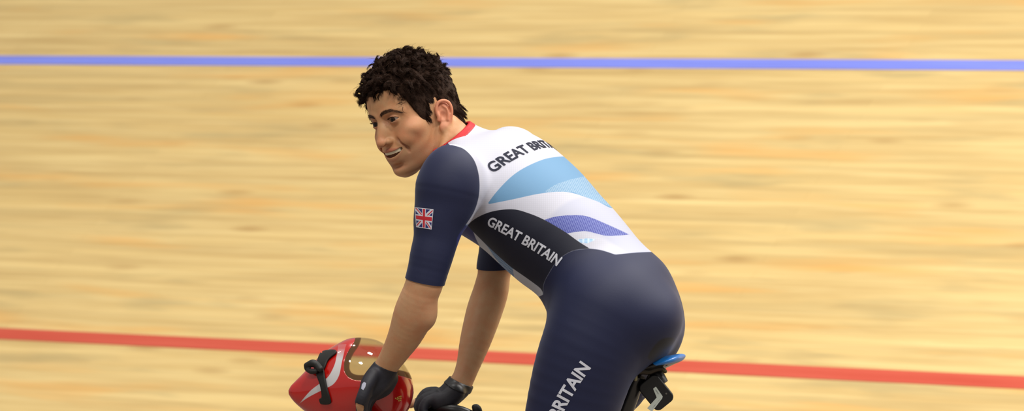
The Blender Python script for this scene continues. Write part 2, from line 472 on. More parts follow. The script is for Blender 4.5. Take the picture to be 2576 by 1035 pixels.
# ------------------------------------------------------------------ the head, in its own axes (x = the rider's left, y = out of the face, z = up)
psi = math.radians(50); roll = math.radians(20)
Fh = np.array([-math.sin(psi), -math.cos(psi), 0]); Lh = np.array([math.cos(psi), -math.sin(psi), 0]); Uh = np.array([0, 0, 1.])
cr, sr = math.cos(roll), math.sin(roll)
Ry = np.array([[cr, 0, -sr], [0, 1, 0], [sr, 0, cr]])
HR = np.stack([Ry@Lh, Ry@Fh, Ry@Uh], 1).astype(F32)           # columns = head axes
HO = P(1039, 279, .185).astype(F32)
def hl(p): return (p-HO)@HR
def hw(q): return (np.asarray(q, F32)@HR.T)+HO
def lchain(pts, n=4): return chain(pts, n)
def mir(q): r = q.copy(); r[:, 0] = np.abs(r[:, 0]); return r
CRAN = ell((0, -.008, .028), (.0755, .0915, .088)); CRANB = ell((0, -.045, .0), (.060, .050, .058))
FACE = loft((0, 0, 0), (0, 0, 1), (1, 0, 0), (0, 1, 0), [   # z, cx, cy, half width, half depth
    (-.122, 0, .060, .012, .014), (-.117, 0, .061, .025, .025), (-.108, 0, .056, .036, .036), (-.095, 0, .048, .046, .043), (-.078, 0, .041, .0545, .051), (-.060, 0, .034, .0610, .057),
    (-.040, 0, .026, .0655, .062), (-.015, 0, .020, .0685, .065), (.010, 0, .016, .0700, .0700), (.035, 0, .014, .0690, .0765), (.06, 0, .008, .066, .076)], e=2.25)
JAW = chain([(.052, -.010, -.045, .012), (.049, .004, -.072, .012), (.036, .038, -.095, .012), (.014, .068, -.109, .011), (0, .072, -.110, .011)])
BROW = chain([(0, .0865, .014, .006), (.015, .086, .017, .0085), (.033, .080, .019, .0075), (.048, .066, .014, .006)])
SOCK = ell((.030, .094, .001), (.0165, .0135, .0105)); SOCKN = ell((.0135, .099, .002), (.006, .011, .010)); NSIDE = ell((.0065, .088, -.022), (.0095, .0135, .020))
CHEEK = ell((.047, .055, -.030), (.022, .024, .017)); SMILE = ell((.037, .072, -.046), (.018, .0165, .017))
NOSE = chain([(0, .0865, .008, .0066), (0, .0945, -.008, .0072), (0, .1035, -.024, .0082), (0, .1095, -.036, .0088)])
NTIP = ell((0, .1105, -.0390), (.0090, .0100, .0085)); ALA = ell((.0118, .0960, -.0400), (.0064, .0100, .0070)); NOSTR = ell((.0066, .1035, -.0480), (.0040, .0064, .0046))
MUZ = ell((0, .070, -.068), (.033, .029, .029)); CHIN = ell((0, .078, -.106), (.018, .014, .014)); 
FOLD = chain([(.0190, .0965, -.034, .0020), (.0285, .0895, -.041, .0030), (.0365, .0840, -.053, .0034), (.0405, .0790, -.066, .0028), (.0405, .0780, -.074, .0010)])
ULIP = chain([(.0375, .0785, -.0580, .0014), (.024, .0893, -.0612, .0026), (.012, .0950, -.0608, .0032), (.005, .0972, -.0590, .0034), (0, .0970, -.0598, .0033)])
LLIP = chain([(.0370, .0785, -.0590, .0014), (.026, .0868, -.0705, .0032), (.013, .0910, -.0782, .0044), (0, .0928, -.0795, .0048)])
MOUTH = chain([(.0330, .0840, -.0602, .0018), (.025, .0890, -.0645, .0042), (.012, .0940, -.0682, .0062), (0, .0955, -.0688, .0068)])
EYE_C = np.array([.0305, .0755, .0005]); EYE_R = .0122
LID = ell(EYE_C, (.0142, .0140, .0138))
TEMPLE = ell((.079, .045, .03), (.012, .03, .03))
EARP = (.0805, -.009, -.0275)
EA = math.radians(22)      # ear opens outwards towards the back
eX = np.array([math.cos(EA), math.sin(EA), .10]); eX /= np.linalg.norm(eX)
eZ = np.array([.05, -.22, 1.]); eZ -= eX*(eZ@eX); eZ /= np.linalg.norm(eZ); eY = np.cross(eZ, eX)
ER = np.stack([eX, eY, eZ], 1).astype(F32)
EHX = chain([(.001, .012, .000, .0032), (.003, .015, .012, .0033), (.005, .009, .0275, .0036), (.006, -.004, .0310, .0038), (.006, -.0155, .0245, .0040), (.005, -.0195, .010, .0038), (.003, -.0170, -.006, .0034), (.001, -.010, -.018, .0034), (.0, -.002, -.026, .0046)])
ELOB = ell((-.001, .003, -.0265), (.0045, .0085, .0088)); EBODY = ell((-.002, -.003, .004), (.0050, .0165, .0265)); ECON = ell((.0055, .001, -.002), (.0068, .0082, .0105))
ETRA = chain([(.001, .0125, -.010, .0040), (.002, .0110, -.002, .0042), (.0, .0135, .006, .0030)]); EANT = chain([(.003, -.0085, -.012, .0034), (.004, -.0110, .000, .0032), (.004, -.0095, .012, .0030), (.003, -.002, .020, .0026)])
EFOS = chain([(.0065, -.0150, .004, .0020), (.0065, -.0125, .018, .0022), (.0055, -.002, .0255, .0022)])
def ear_sdf(q):
    e = (q-np.array(EARP, F32))@ER*1.05
    d = smin(EBODY(e), EHX(e), .004); d = smin(d, ELOB(e), .005)
    d = smax(d, -ECON(e), .003); d = smin(d, EANT(e), .003); d = smax(d, -EFOS(e), .002); d = smin(d, ETRA(e), .003)
    return d
def lid_slit(q):
    """negative inside the almond opening (x from inner to outer corner)"""
    x = q[:, 0]-EYE_C[0]; z = q[:, 2]-EYE_C[2]
    u = np.clip(x/.0145, -1, 1)
    top = .0062*(1-u*u)**.8-.0001+.0004*u; bot = -.0040*(1-u*u)+.0002*u
    return np.maximum(np.maximum(z-top, bot-z), np.abs(x)-.0145)
def skull_sdf(q): return smin(CRAN(q), CRANB(q), .03)
def head_sdf(p):
    q0 = hl(p); q = mir(q0)
    d = smin(skull_sdf(q), FACE(q), .022); d = smin(d, JAW(q), .016)
    d = smax(d, -TEMPLE(q), .02)
    d = smin(d, MUZ(q), .014); d = smin(d, CHIN(q), .012)
    d = smin(d, BROW(q), .010); d = smin(d, CHEEK(q), .018); d = smin(d, SMILE(q), .012)
    d = smax(d, -SOCK(q), .010); d = smax(d, -SOCKN(q), .008)
    d = smin(d, NSIDE(q), .010); d = smin(d, NOSE(q), .012); d = smin(d, NTIP(q), .006); d = smin(d, ALA(q), .005); d = smax(d, -NOSTR(q), .002)
    d = smax(d, -FOLD(q)-.0008, .006)
    lid = LID(q); lid = smax(lid, -lid_slit(q), .0008)
    d = smin(d, lid, .003); d = np.maximum(d, -np.maximum(ell(EYE_C, (.0126,)*3)(q), lid_slit(q)-.0002))
    d = smin(d, ULIP(q), .0035); d = smin(d, LLIP(q), .0035); d = smax(d, -MOUTH(q), .0018)
    d = smax(d, -ell((0, .090, -.0965), (.016, .006, .004))(q), .01)
    d = smin(d, ear_sdf(q), .003)
    return d
def headneck_sdf(p):
    d = head_sdf(p); n = smin(NECK(p), STERN(p), .02); return smin(d, n, .014)
NECKDIR = (P(1080, 262, .195)-P(1165, 400, .165)); NECKDIR = (NECKDIR/np.linalg.norm(NECKDIR)).astype(F32)
# collar plane through three places of the neckline
def plane3(a, b, c, toward):
    n = np.cross(b-a, c-a); n /= np.linalg.norm(n)
    if n@toward < 0: n = -n
    n = n.astype(F32); a = a.astype(F32)
    return lambda p: (p-a)@n
COLP = plane3(P(1166, 322, .215), P(1134, 362, .115), P(1075, 405, .10), NECKDIR)     # > 0 towards the head
SLEEVE_L = plane3(P(1024, 700, -.08), P(1069, 716, -.12), P(1115, 718, -.08), np.array([0, 0, -1.]))  # > 0 below the hem
SLEEVE_R = plane3(P(1200, 676, .335), P(1245, 683, .29), P(1290, 674, .335), np.array([0, 0, -1.]))
SUIT_T = .0028; ZB = float(P(1200, 1035, 0)[2])
HEMZ_L = P(0, 1330, -.05)[2]
def body_all(p):
    l, r = arms_sdf(p); d = shape_sdf(p)
    return smin(smin(d, l, .008), r, .008)
def suit_sdf(p): 
    d = body_all(p)-SUIT_T
    return np.where(NECK(p) < .02, np.maximum(d, COLP(p)-.014), d)
def suit_cut(p):
    """> 0 where the suit ends: neckline, sleeve hems, leg ends"""
    p = p.astype(F32); left = p[:, 1] < .14; arm = (p[:, 0] < to_world_x(1300)) & (p[:, 2] > ZB)
    v = np.minimum(COLP(p), (.026-NECK(p))*1.0)
    v = np.where(arm & left, np.maximum(v, SLEEVE_L(p)), v); v = np.where(arm & ~left, np.maximum(v, SLEEVE_R(p)), v)
    return np.where(p[:, 0] > to_world_x(1300), np.maximum(v, .60-p[:, 2]), v)
def to_world_x(px): return (px-W/2)/SC

log('sdf ready')
# ---- skin: one continuous body mesh object (head and neck finer than the rest)
def join(parts):
    V = []; Fs = []; o = 0; G = []
    for k, (v, f) in enumerate(parts): V.append(v); Fs.append(f+o); o += len(v); G.append(np.full(len(v), k))
    return np.concatenate(V), np.concatenate(Fs), np.concatenate(G)
def box(pts, pad): pts = np.array(pts); return pts.min(0)-pad, pts.max(0)+pad
hp = surface(lambda p: np.maximum(headneck_sdf(p), -.035-COLP(p)), *box([HO], .17), .0013)
log('head', len(hp[0]))
def skin_rest(p):
    d = smin(body_all(p), HANDL(p), .012); d = smin(d, HANDR(p), .012)
    d = smin(d, smin(FOOTL(p), FOOTR(p), .001), .012)
    return np.maximum(d, COLP(p)+.012*(NECK(p) < .04)-(NECK(p) >= .04)*9)
lo, hi = box([P(900, 300, 0), P(1760, 1900, 0), P(1300, 900, -.2), P(1300, 900, .45)], .03)
bp = surface(skin_rest, lo, hi, H_BODY)
log('body', len(bp[0]))
sv, sf, sg = join([hp, bp])

# skin tone (albedo): lips, flushed cheeks and elbows, shaven jaw, brows
def col3(c): return np.array(srgb(*c)[:3])
def blend(col, c, w): return col+(col3(c)-col)*w[:, None]
tone = np.tile(col3((205, 158, 116)), (len(sv), 1))
q = mir(hl(sv)); ishead = sg == 0
def near(f, a, b): return np.clip((b-f)/(b-a), 0, 1)
w = near(ell((.042, .06, -.035), (.02, .02, .02))(q), 0, .02)*ishead; tone = blend(tone, (190, 118, 86), w*.5)
w = near(ell((.03, .05, -.095), (.04, .045, .02))(q), 0, .02)*ishead; tone = blend(tone, (160, 118, 92), w*.6)
w = near(NTIP(q), .001, .012)*ishead; tone = blend(tone, (190, 120, 90), w*.4)
w = near(np.minimum(ULIP(q), LLIP(q)), .0006, .0022)*ishead; tone = blend(tone, (176, 100, 84), w*.7)
w = near(MOUTH(q), -.0005, .0010)*ishead*(q[:, 1] < .0945-.2*np.abs(q[:, 0])); tone = blend(tone, (70, 22, 20), w)
w = near(ear_sdf(q), .0, .003)*ishead*(q[:, 0] > .068); tone = blend(tone, (212, 128, 104), w*.6)
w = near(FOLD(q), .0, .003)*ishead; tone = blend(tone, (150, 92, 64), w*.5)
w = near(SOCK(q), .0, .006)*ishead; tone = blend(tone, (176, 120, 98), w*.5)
BR = chain([(.010, .0945, .0155, .0), (.018, .0940, .0195, 0), (.029, .0900, .0215, 0), (.038, .0835, .0195, 0), (.050, .0700, .0105, 0)])
w = near(BR(q), .002, .0052)*ishead; tone = blend(tone, (110, 74, 54), w*.45)
armw = (~ishead)
w = near(ell(P(1072, 795, -.10), (.03, .04, .035))(sv), 0, .03)*armw; tone = blend(tone, (196, 118, 92), w*.7)
tone = blend(tone, (200, 156, 118), armw*.85*(sv[:, 2] < 1.2))
tone = np.concatenate([tone, np.ones((len(tone), 1))], 1)
t = NT('skin'); a = t.attr('tone'); oc = t.objco()
mott = t.maprange(t.noise(oc, 34, 4, .6), .38, .62); c = t.mix(t.math('MULTIPLY', mott, .55), a.outputs['Color'], t.mix(1.0, a.outputs['Color'], (1.0, .76, .68, 1), 'MULTIPLY'))
t.link(c, t.b.inputs['Base Color']); t.b.inputs['Roughness'].default_value = .48; t.b.inputs['Specular IOR Level'].default_value = .35
t.b.inputs['Subsurface Weight'].default_value = .12; t.b.inputs['Subsurface Radius'].default_value = (1, .35, .2); t.b.inputs['Subsurface Scale'].default_value = .006
t.bump(t.noise(oc, 420, 4, .6), .22, .0012); M_skin = t.m
rider = empty('person', (P(1560, 900, .03)[0], .03, .0), 'cyclist in navy and white skinsuit leaning on the handlebars, smiling over the left shoulder', 'person')
skin = mesh_obj('body', sv, sf, M_skin, rider, colors=tone)

# ---- skinsuit
lo, hi = box([P(1000, 300, 0), P(1760, 1420, 0), P(1300, 900, -.22), P(1300, 900, .45)], .02)
SV, SF = surface(suit_sdf, lo, hi, H_BODY)
SV, SF = clip_sheet(SV, [tuple(map(int, f)) for f in SF], [suit_cut]); SV = SV.astype(F32)
log('suit', len(SV))
px, py = to_px(SV.astype(np.float64))
S = 1/SC
def zone(pts, n=6): return poly2d(px, py, smooth_poly(pts, n))*S
def zone_raw(pts): return poly2d(px, py, pts)*S
al = smin(DELT(SV), ARML(SV), .02); ar = ARMR(SV); to = smin(TOR(SV), TRAP(SV)+.012, .02)
sleeve = zone_raw(curve2d([(1110, 330), (1128, 362), (1140, 366), (1168, 376), (1193, 404), (1205, 445), (1205, 490), (1193, 532), (1170, 569), (1150, 600), (1150, 640)])+[(1130, 760), (900, 760), (900, 300)])
sleeve = np.where(SV[:, 1] < .17, sleeve, .05)
sleeve = np.maximum(sleeve, (al-.014-np.clip((590-py)*S, 0, .12)))
sleeve_r = np.maximum(ar-.012, (560-py)*S) ; sleeve_r = np.where(SV[:, 1] > .2, sleeve_r, .05)
navy_sl = np.minimum(sleeve, sleeve_r)
panel = zone_raw(curve2d([(1172, 570), (1200, 548), (1240, 532), (1290, 527), (1330, 537), (1370, 554), (1420, 583), (1455, 608), (1484, 626)])+curve2d([(1484, 626), (1440, 632), (1404, 655), (1380, 690), (1368, 715), (1366, 742)])[1:]+curve2d([(1366, 742), (1359, 726), (1326, 701), (1289, 675), (1256, 647), (1224, 617), (1191, 584), (1176, 568)])[1:])
shorts = zone_raw(curve2d([(1366, 742), (1368, 715), (1380, 690), (1404, 655), (1440, 632), (1484, 626)])+curve2d([(1484, 626), (1513, 630), (1548, 641)])[1:]+curve2d([(1548, 641), (1600, 636), (1645, 634)])[1:]+[(1900, 620), (1900, 2200), (900, 2200), (1200, 900), (1330, 760)])
sky = zone_raw(curve2d([(1225, 515), (1250, 482), (1285, 446), (1320, 422), (1365, 402), (1400, 395), (1425, 394), (1470, 394)])+curve2d([(1560, 480), (1545, 524), (1500, 506), (1440, 486), (1400, 483), (1350, 489), (1290, 502), (1225, 515)])[0:])
hatch = zone_raw(curve2d([(1368, 484), (1400, 464), (1440, 451), (1485, 441), (1540, 430)])+[(1580, 560), (1545, 524), (1500, 506), (1440, 483)])
lav = zone_raw(curve2d([(1380, 552), (1405, 524), (1440, 503), (1480, 492), (1500, 500), (1560, 540), (1600, 590), (1640, 640)])+[(1580, 640), (1520, 600)])
royal = zone_raw(curve2d([(1368, 554), (1400, 545), (1440, 542), (1478, 545), (1530, 566), (1584, 591)])+curve2d([(1584, 591), (1530, 594), (1500, 588), (1470, 582), (1425, 588)])[1:])
sky2 = zone_raw([(1448, 604), (1475, 600), (1502, 602), (1477, 613), (1462, 611)])
chestb = zone_raw([(1120, 560), (1176, 568), (1200, 592), (1222, 618), (1250, 655), (1250, 672), (1200, 660), (1120, 620)])
chesth = zone_raw(curve2d([(1176, 590), (1192, 606), (1215, 634), (1250, 664)])+[(1230, 690), (1150, 620)])
silver = zone_raw(curve2d([(1190, 583), (1200, 607), (1214, 631), (1236, 652), (1256, 663)])+curve2d([(1256, 663), (1240, 642), (1224, 618), (1190, 583)])[1:])
seam = np.abs(shorts); pad = zone([(1632, 905), (1644, 874), (1664, 855), (1688, 850), (1704, 862), (1707, 885), (1690, 915)])
t = NT('skinsuit'); WHT = srgb(192, 193, 207); NAVY = srgb(18, 25, 60); DARK = srgb(10, 14, 36); SKY = srgb(97, 142, 180); ROY = srgb(56, 64, 146); SIL = srgb(150, 158, 172)
def edge(name, soft=.0005): return t.maprange(t.attr(name).outputs['Fac'], -soft, soft, 1, 0)
uvv = t.attr('su').outputs['Fac']; vvv = t.attr('sv').outputs['Fac']
cb = t.new('ShaderNodeCombineXYZ'); t.link(uvv, cb.inputs[0]); t.link(vvv, cb.inputs[1])
def lattice(scale, sx=1, sy=1, lo=.3, hi=.45, rot=0):
    m = t.new('ShaderNodeMapping'); m.inputs['Scale'].default_value = (sx, sy, 1); m.inputs['Rotation'].default_value = (0, 0, rot); t.link(cb.outputs[0], m.inputs['Vector'])
    v = t.new('ShaderNodeTexVoronoi'); v.feature = 'DISTANCE_TO_EDGE'; v.inputs['Randomness'].default_value = 0; v.inputs['Scale'].default_value = scale
    t.link(m.outputs[0], v.inputs['Vector']); return t.maprange(v.outputs['Distance'], lo, hi, 1, 0)
gridl = lattice(240, 1, 1, .02, .10)
c = t.mix(t.math('MULTIPLY', gridl, .55), WHT, srgb(172, 173, 184))
c = t.mix(edge('lav', .004), c, t.mix(t.math('MULTIPLY', gridl, .3), srgb(176, 179, 198), srgb(194, 194, 203)))
c = t.mix(edge('sky'), c, SKY)
dots = lattice(270, 1, 1.5, .08, .22, .3)
c = t.mix(edge('hatch'), c, t.mix(t.math('MULTIPLY', dots, t.math('MULTIPLY', edge('sky'), .6)), c, srgb(172, 190, 204)))
c = t.mix(edge('royal'), c, t.mix(lattice(230, 1, 1.6, .06, .16, .25), ROY, srgb(118, 128, 190)))
c = t.mix(edge('sky2'), c, t.mix(lattice(230, .4, 1.6, .1, .3), srgb(120, 170, 212), srgb(196, 216, 236)))
# under the chest
hl_ = lattice(200, 1, 1.5, .06, .16, .6)
c = t.mix(edge('chest'), c, t.mix(t.math('MULTIPLY', hl_, .5), srgb(96, 138, 184), srgb(190, 205, 222)))
c = t.mix(edge('chestb'), c, t.mix(t.math('MULTIPLY', hl_, t.math('MULTIPLY', edge('chesth', .004), .4)), srgb(34, 38, 108), srgb(110, 124, 176)))
c = t.mix(edge('silver'), c, srgb(196, 202, 214))
c = t.mix(edge('navy_sleeve'), c, NAVY)
c = t.mix(edge('panel'), c, DARK)
c = t.mix(edge('shorts'), c, NAVY)
c = t.mix(edge('pad', .002), c, srgb(12, 12, 17))
c = t.mix(t.math('MULTIPLY', t.maprange(t.attr('seam').outputs['Fac'], .0006, .0013, 1, 0), .22), c, srgb(120, 130, 160))
t.link(c, t.b.inputs['Base Color']); t.b.inputs['Roughness'].default_value = .62; t.b.inputs['Specular IOR Level'].default_value = .42
t.b.inputs['Sheen Weight'].default_value = .15; t.b.inputs['Sheen Tint'].default_value = (.6, .68, 1, 1); t.b.inputs['Sheen Roughness'].default_value = .4
t.bump(t.noise(t.objco(), 900, 2), .10, .001)
M_suit = t.m
chest = zone_raw([(1150, 560), (1180, 566), (1224, 612), (1256, 644), (1293, 674), (1345, 708), (1375, 742), (1340, 770), (1200, 700), (1140, 620)])
silv2 = zone_raw([(1289, 674), (1326, 700), (1359, 725), (1370, 738), (1372, 752), (1340, 760), (1296, 712)])
silver = np.minimum(silver, silv2)
suit = mesh_obj('skinsuit', SV, SF, M_suit, rider, attrs=dict(navy_sleeve=navy_sl, panel=panel, shorts=shorts, sky=sky, hatch=hatch, lav=lav, royal=royal, sky2=sky2,
    chestb=chestb, chesth=chesth, chest=chest, silver=silver, seam=seam, pad=pad, su=px*S, sv=py*S))
suit['label'] = 'tight navy, white and light blue skinsuit'
# ---- red collar
def collar_sdf(p): n = COLP(p); d = smin(body_all(p), STERN(p), .02)-.0040; return np.maximum(np.maximum(np.maximum(d, -(d+.006)), np.maximum(n-.009, -.003-n)), NECK(p)-.0275)
cv, cf = surface(collar_sdf, *box([P(1130, 365, .17)], .12), .002)
M_red = plain('red_collar', srgb(190, 22, 34), .5)
o = mesh_obj('collar', cv, cf, M_red, rider); o['label'] = 'red collar'
log('collar')
# ---- gloves
t = NT('glove_fabric'); oc = t.objco(); t.link(t.mix(t.noise(oc, 60, 3), srgb(20, 20, 27), srgb(40, 40, 52)), t.b.inputs['Base Color']); t.b.inputs['Roughness'].default_value = .6
t.bump(t.noise(oc, 600, 2), .3, .001); M_glove = t.m
GL_CUT = plane3(P(942, 912, .0), P(975, 938, -.05), P(1004, 938, .0), np.array([-1., 0, -1]))
GR_CUT = plane3(P(1128, 955, .25), P(1160, 976, .2), P(1192, 984, .25), np.array([-1., 0, -1]))
def gl_sdf(p):
    d = smin(arms_sdf(p)[0], HANDL(p), .012)-.0018; d = np.maximum(d, -GL_CUT(p))
    return np.maximum(d, -(np.sqrt(((p-P(901, 1028, -.045).astype(F32))**2).sum(1))-.013))
def gr_sdf(p):
    d = smin(arms_sdf(p)[1], HANDR(p), .012)-.0018; d = np.maximum(d, -GR_CUT(p))
    return np.maximum(d, -(np.sqrt(((p-P(1036, 1018, .291).astype(F32))**2).sum(1))-.016))
M_grey = plain('grey_print', srgb(170, 172, 190), .5)
for nm, f, c0 in (('glove', gl_sdf, P(950, 985, .0)), ('glove', gr_sdf, P(1110, 1000, .25))):
    v, fa = surface(f, *box([c0], .105), .0016); o = mesh_obj(nm, v, fa, M_glove, rider)
    if f is gl_sdf: GLV = (v, fa); GLO = o
M_strap = plain('strap_black', srgb(24, 25, 30), .45)
def strap_sdf(p): n = GR_CUT(p); d = arms_sdf(p)[1]; d = smin(d, HANDR(p), .012); return np.maximum(np.maximum(d-.0036, -(d-.001)), np.abs(n-.002)-.0085)
v, fa = surface(strap_sdf, *box([P(1150, 970, .25)], .07), .0015); mesh_obj('wrist_strap', v, fa, M_strap, rider)
log('gloves')
# shoes (below the frame)
def shoe(F): return lambda p: F(p)-.006
for F, c0 in ((FOOTL, P(1350, 1845, 0)), (FOOTR, P(1520, 1585, .22))):
    v, fa = surface(shoe(F), *box([c0], .19), .004); mesh_obj('shoe', v, fa, plain('shoe_white', srgb(225, 225, 228), .35), rider)

# ---- eyes, teeth
def sphere(c, r, n=32):
    V = []; Fq = []
    for i in range(n+1):
        th = math.pi*i/n
        for j in range(n*2):
            ph = math.pi*j/n; V.append((math.sin(th)*math.cos(ph), math.cos(th), math.sin(th)*math.sin(ph)))
    for i in range(n):
        for j in range(n*2): a = i*2*n+j; b = i*2*n+(j+1) % (2*n); Fq.append((a, b, b+2*n, a+2*n))
    return np.array(V), Fq
t = NT('eyeball'); a = t.attr('gaze').outputs['Fac']
c = t.mix(t.maprange(a, .0064, .0069), srgb(52, 34, 24), srgb(150, 132, 120)); c = t.mix(t.maprange(a, .0026, .0030), (.004, .004, .004, 1), c)
t.link(c, t.b.inputs['Base Color']); t.b.inputs['Roughness'].default_value = .22; t.b.inputs['Specular IOR Level'].default_value = .3; M_eye = t.m
EYV, EYF = sphere(0, 1)
for sx in (1, -1):
    c0 = EYE_C*np.array([sx, 1, 1]); g = np.array([.30 if sx > 0 else .22, 1, -.02]); g /= np.linalg.norm(g)
    v = EYV*EYE_R; ga = np.linalg.norm(v-g*EYE_R, axis=1)
    v = v*(1+.06*np.clip(1-ga/.006, 0, 1)[:, None])
    o = mesh_obj('eye', hw(v+c0), EYF, M_eye, rider, attrs=dict(gaze=ga))
def teeth_sdf(p):
    q = mir(hl(p)); x = q[:, 0]
    yc = .0938-10.5*x*x; d = np.abs(q[:, 1]-yc)-.0030; zc = -.0598+1.2*x*x
    h = np.abs(q[:, 2]-(zc-.0030))-.0060-.0004*np.cos(x*785)
    d = smax(d, h, .0015)
    return np.maximum(d, x-.0265)
v, fa = surface(teeth_sdf, *box([hw([[0, .085, -.07]])[0]], .04), .0007)
mesh_obj('teeth', v, fa, plain('teeth', srgb(232, 220, 190), .3), rider)
log('face parts')

# ---- hair: a dark cap on the scalp, covered with curly tufts
HL = np.array([(0, .063), (22, .067), (36, .062), (47, .034), (55, .004), (60, -.026), (67, -.028), (74, -.010), (80, .008), (95, .014), (107, .004), (118, -.034), (136, -.066), (180, -.072)])
def hair_line(q):
    az = np.degrees(np.arctan2(np.abs(q[:, 0]), q[:, 1]+.0)); return np.interp(az, HL[:, 0], HL[:, 1]), az
def hnoise(q, s, seed):
    r = np.random.default_rng(seed); d = np.zeros(len(q))
    for _ in range(7):
        k = r.normal(size=3)*s; d += np.sin(q@k+r.uniform(0, 6.28))
    return d/7
def hair_thick(q):
    top = np.clip((q[:, 2]-.03)/.06, 0, 1)
    fr = np.clip((q[:, 1]+.02)/.08, 0, 1)
    return .0030+.006*top+.005*top*fr
def hair_sdf(p):
    q = hl(p); d = smin(skull_sdf(q), smax(FACE(q), -(q[:, 2]+.04), .01), .022)
    zl, az = hair_line(q)
    th = hair_thick(q)*(1+.8*hnoise(q, 120, 5))*np.clip((q[:, 2]-zl)/.02+.25, .15, 1)
    d = smin(d, NECK(p)-.001, .02)
    return np.maximum(np.maximum(d-th, -(d+.004)), (zl-q[:, 2])*.8)
hv, hf = surface(hair_sdf, *box([HO], .15), .0022)
t = NT('hair_dark'); n = t.noise(t.objco((1, 1, 1)), 260, 3)
t.link(t.mix(n, srgb(30, 19, 14), srgb(62, 41, 29)), t.b.inputs['Base Color']); t.b.inputs['Roughness'].default_value = .6; t.b.inputs['Specular IOR Level'].default_value = .12; t.bump(t.noise(t.objco((1, 1, .35)), 900, 2), .9, .002); M_hair = t.m
M_brow = plain('brow_hair', srgb(84, 58, 42), .7)
hair = mesh_obj('hair', hv, hf, M_hair, rider); hair['label'] = 'short dark brown curly hair'
def strands(roots, dirs, lens, rad, curl, bend, seg=7, sides=3, clump=None, conv=.7):
    """tapering curly hairs; with clump = (index of each hair's lock, lock roots) the hairs of a lock run together"""
    if clump is not None: ids, cr_ = clump; all_roots = roots; roots = cr_
    n = len(roots); ts = np.linspace(0, 1, seg+1)
    d = dirs/np.linalg.norm(dirs, axis=1)[:, None]
    a = np.cross(d, rng.normal(size=(n, 3))); a /= np.linalg.norm(a, axis=1)[:, None]; b = np.cross(d, a)
    ph = rng.uniform(0, 6.28, n); wv = rng.uniform(.6, 1.3, n)
    P_ = np.zeros((n, seg+1, 3)); cur = roots.copy(); dd = d.copy(); step = lens/seg
    for i in range(seg+1):
        P_[:, i] = cur
        w = (ph+wv*6.28*ts[i])[:, None]
        dd = dd+bend/seg+curl[:, None]*(np.cos(w)*a+np.sin(w)*b)/seg*3
        dd /= np.linalg.norm(dd, axis=1)[:, None]; cur = cur+dd*step[:, None]
    if clump is not None:
        off = all_roots-roots[ids]; m = len(ids); sc_ = rng.uniform(.7, 1.12, m)
        k = np.clip(ts[None]*sc_[:, None]*seg, 0, seg-1e-6); i0 = k.astype(int); fr = (k-i0)[:, :, None]
        Q_ = P_[ids[:, None], i0]*(1-fr)+P_[ids[:, None], np.minimum(i0+1, seg)]*fr
        P_ = Q_+off[:, None]*(1-conv*ts[None, :, None])+rng.normal(size=(m, 1, 3))*.0012*ts[None, :, None]
        n = m; a = a[ids]; rad = np.full(m, rad) if np.isscalar(rad) else rad
    T = np.gradient(P_, axis=1); T /= np.linalg.norm(T, axis=2)[:, :, None]+1e-9
    u = np.cross(T, a[:, None]); u /= np.linalg.norm(u, axis=2)[:, :, None]+1e-9; w2 = np.cross(T, u)
    r = rad[:, None]*(1-.85*ts[None]**1.5)
    V = []
    for k in range(sides):
        an = 6.283*k/sides; V.append(P_+r[:, :, None]*(math.cos(an)*u+math.sin(an)*w2))
    V = np.stack(V, 2).reshape(-1, 3)
    base = (np.arange(n)*(seg+1)*sides)[:, None, None]+(np.arange(seg)*sides)[None, :, None]
    k = np.arange(sides)[None, None]; k2 = (k+1) % sides
    Q = np.stack([base+k, base+k2, base+sides+k2, base+sides+k], -1).reshape(-1, 4)
    return V, Q.astype(np.int32)
# roots on the hair cap
ql = hl(hv); dsk = smin(skull_sdf(ql), NECK(hv)-.001, .02)
zl, az = hair_line(ql)
ok = np.where((dsk > .0015) & (ql[:, 2] > zl+.002))[0]
ok = np.where((dsk > .0010) & (ql[:, 2] > zl))[0]
NC, NS = 950, 32000
ci = rng.choice(ok, NC); nq = normals(lambda p: skull_sdf(hl(p)), hv[ci])@HR; r0 = ql[ci]; az_i = az[ci]
si = rng.choice(ok, NS); rs = ql[si]
top = np.clip((r0[:, 2]-.040)/.05, 0, 1); frt = np.clip((r0[:, 1]+.01)/.07, 0, 1)*top; side = 1-top
wgt = (1+1.6*side)                                     # smaller locks at the sides
ids = np.concatenate([np.argmin((((rs[i:i+1000, None]-r0[None])**2).sum(2))*wgt[None]**2, axis=1) for i in range(0, NS, 1000)])
swl = hnoise(r0, 60, 14)
comb = np.zeros_like(r0); comb[:, 1] = -.45+1.2*frt-.35*side; comb[:, 2] = -1.1+1.3*top; comb[:, 0] = .6*swl
d = nq*(.10+.75*top)[:, None]+comb+rng.normal(size=r0.shape)*(.10+.55*top)[:, None]
d = d-nq*((d*nq).sum(1)-(.12+.62*top*rng.uniform(.5, 1.6, NC)))[:, None]
ln = (.015+.012*top+.004*frt)*rng.uniform(.7, 1.35, NC); nape = (az_i > 112) & (r0[:, 2] < -.02)
ln = np.where((r0[:, 1] < -.03) & (r0[:, 2] > .03), ln*.72, ln); ln = np.where(nape, .026, ln); d[nape] = d[nape]*.6+np.array([0, -.55, -.5])+rng.normal(size=(nape.sum(), 3))*.2
grav = np.zeros_like(r0); grav[:, 2] = -.5-.7*frt; grav[:, 1] = .35*frt
v1, f1 = strands(hw(rs-nq[ids]*.0015).astype(float), (d@HR.T).astype(float), ln, .00062, .15+1.5*top, (grav@HR.T).astype(float), seg=8, conv=.6, clump=(ids, hw(r0-nq*.0015).astype(float)))
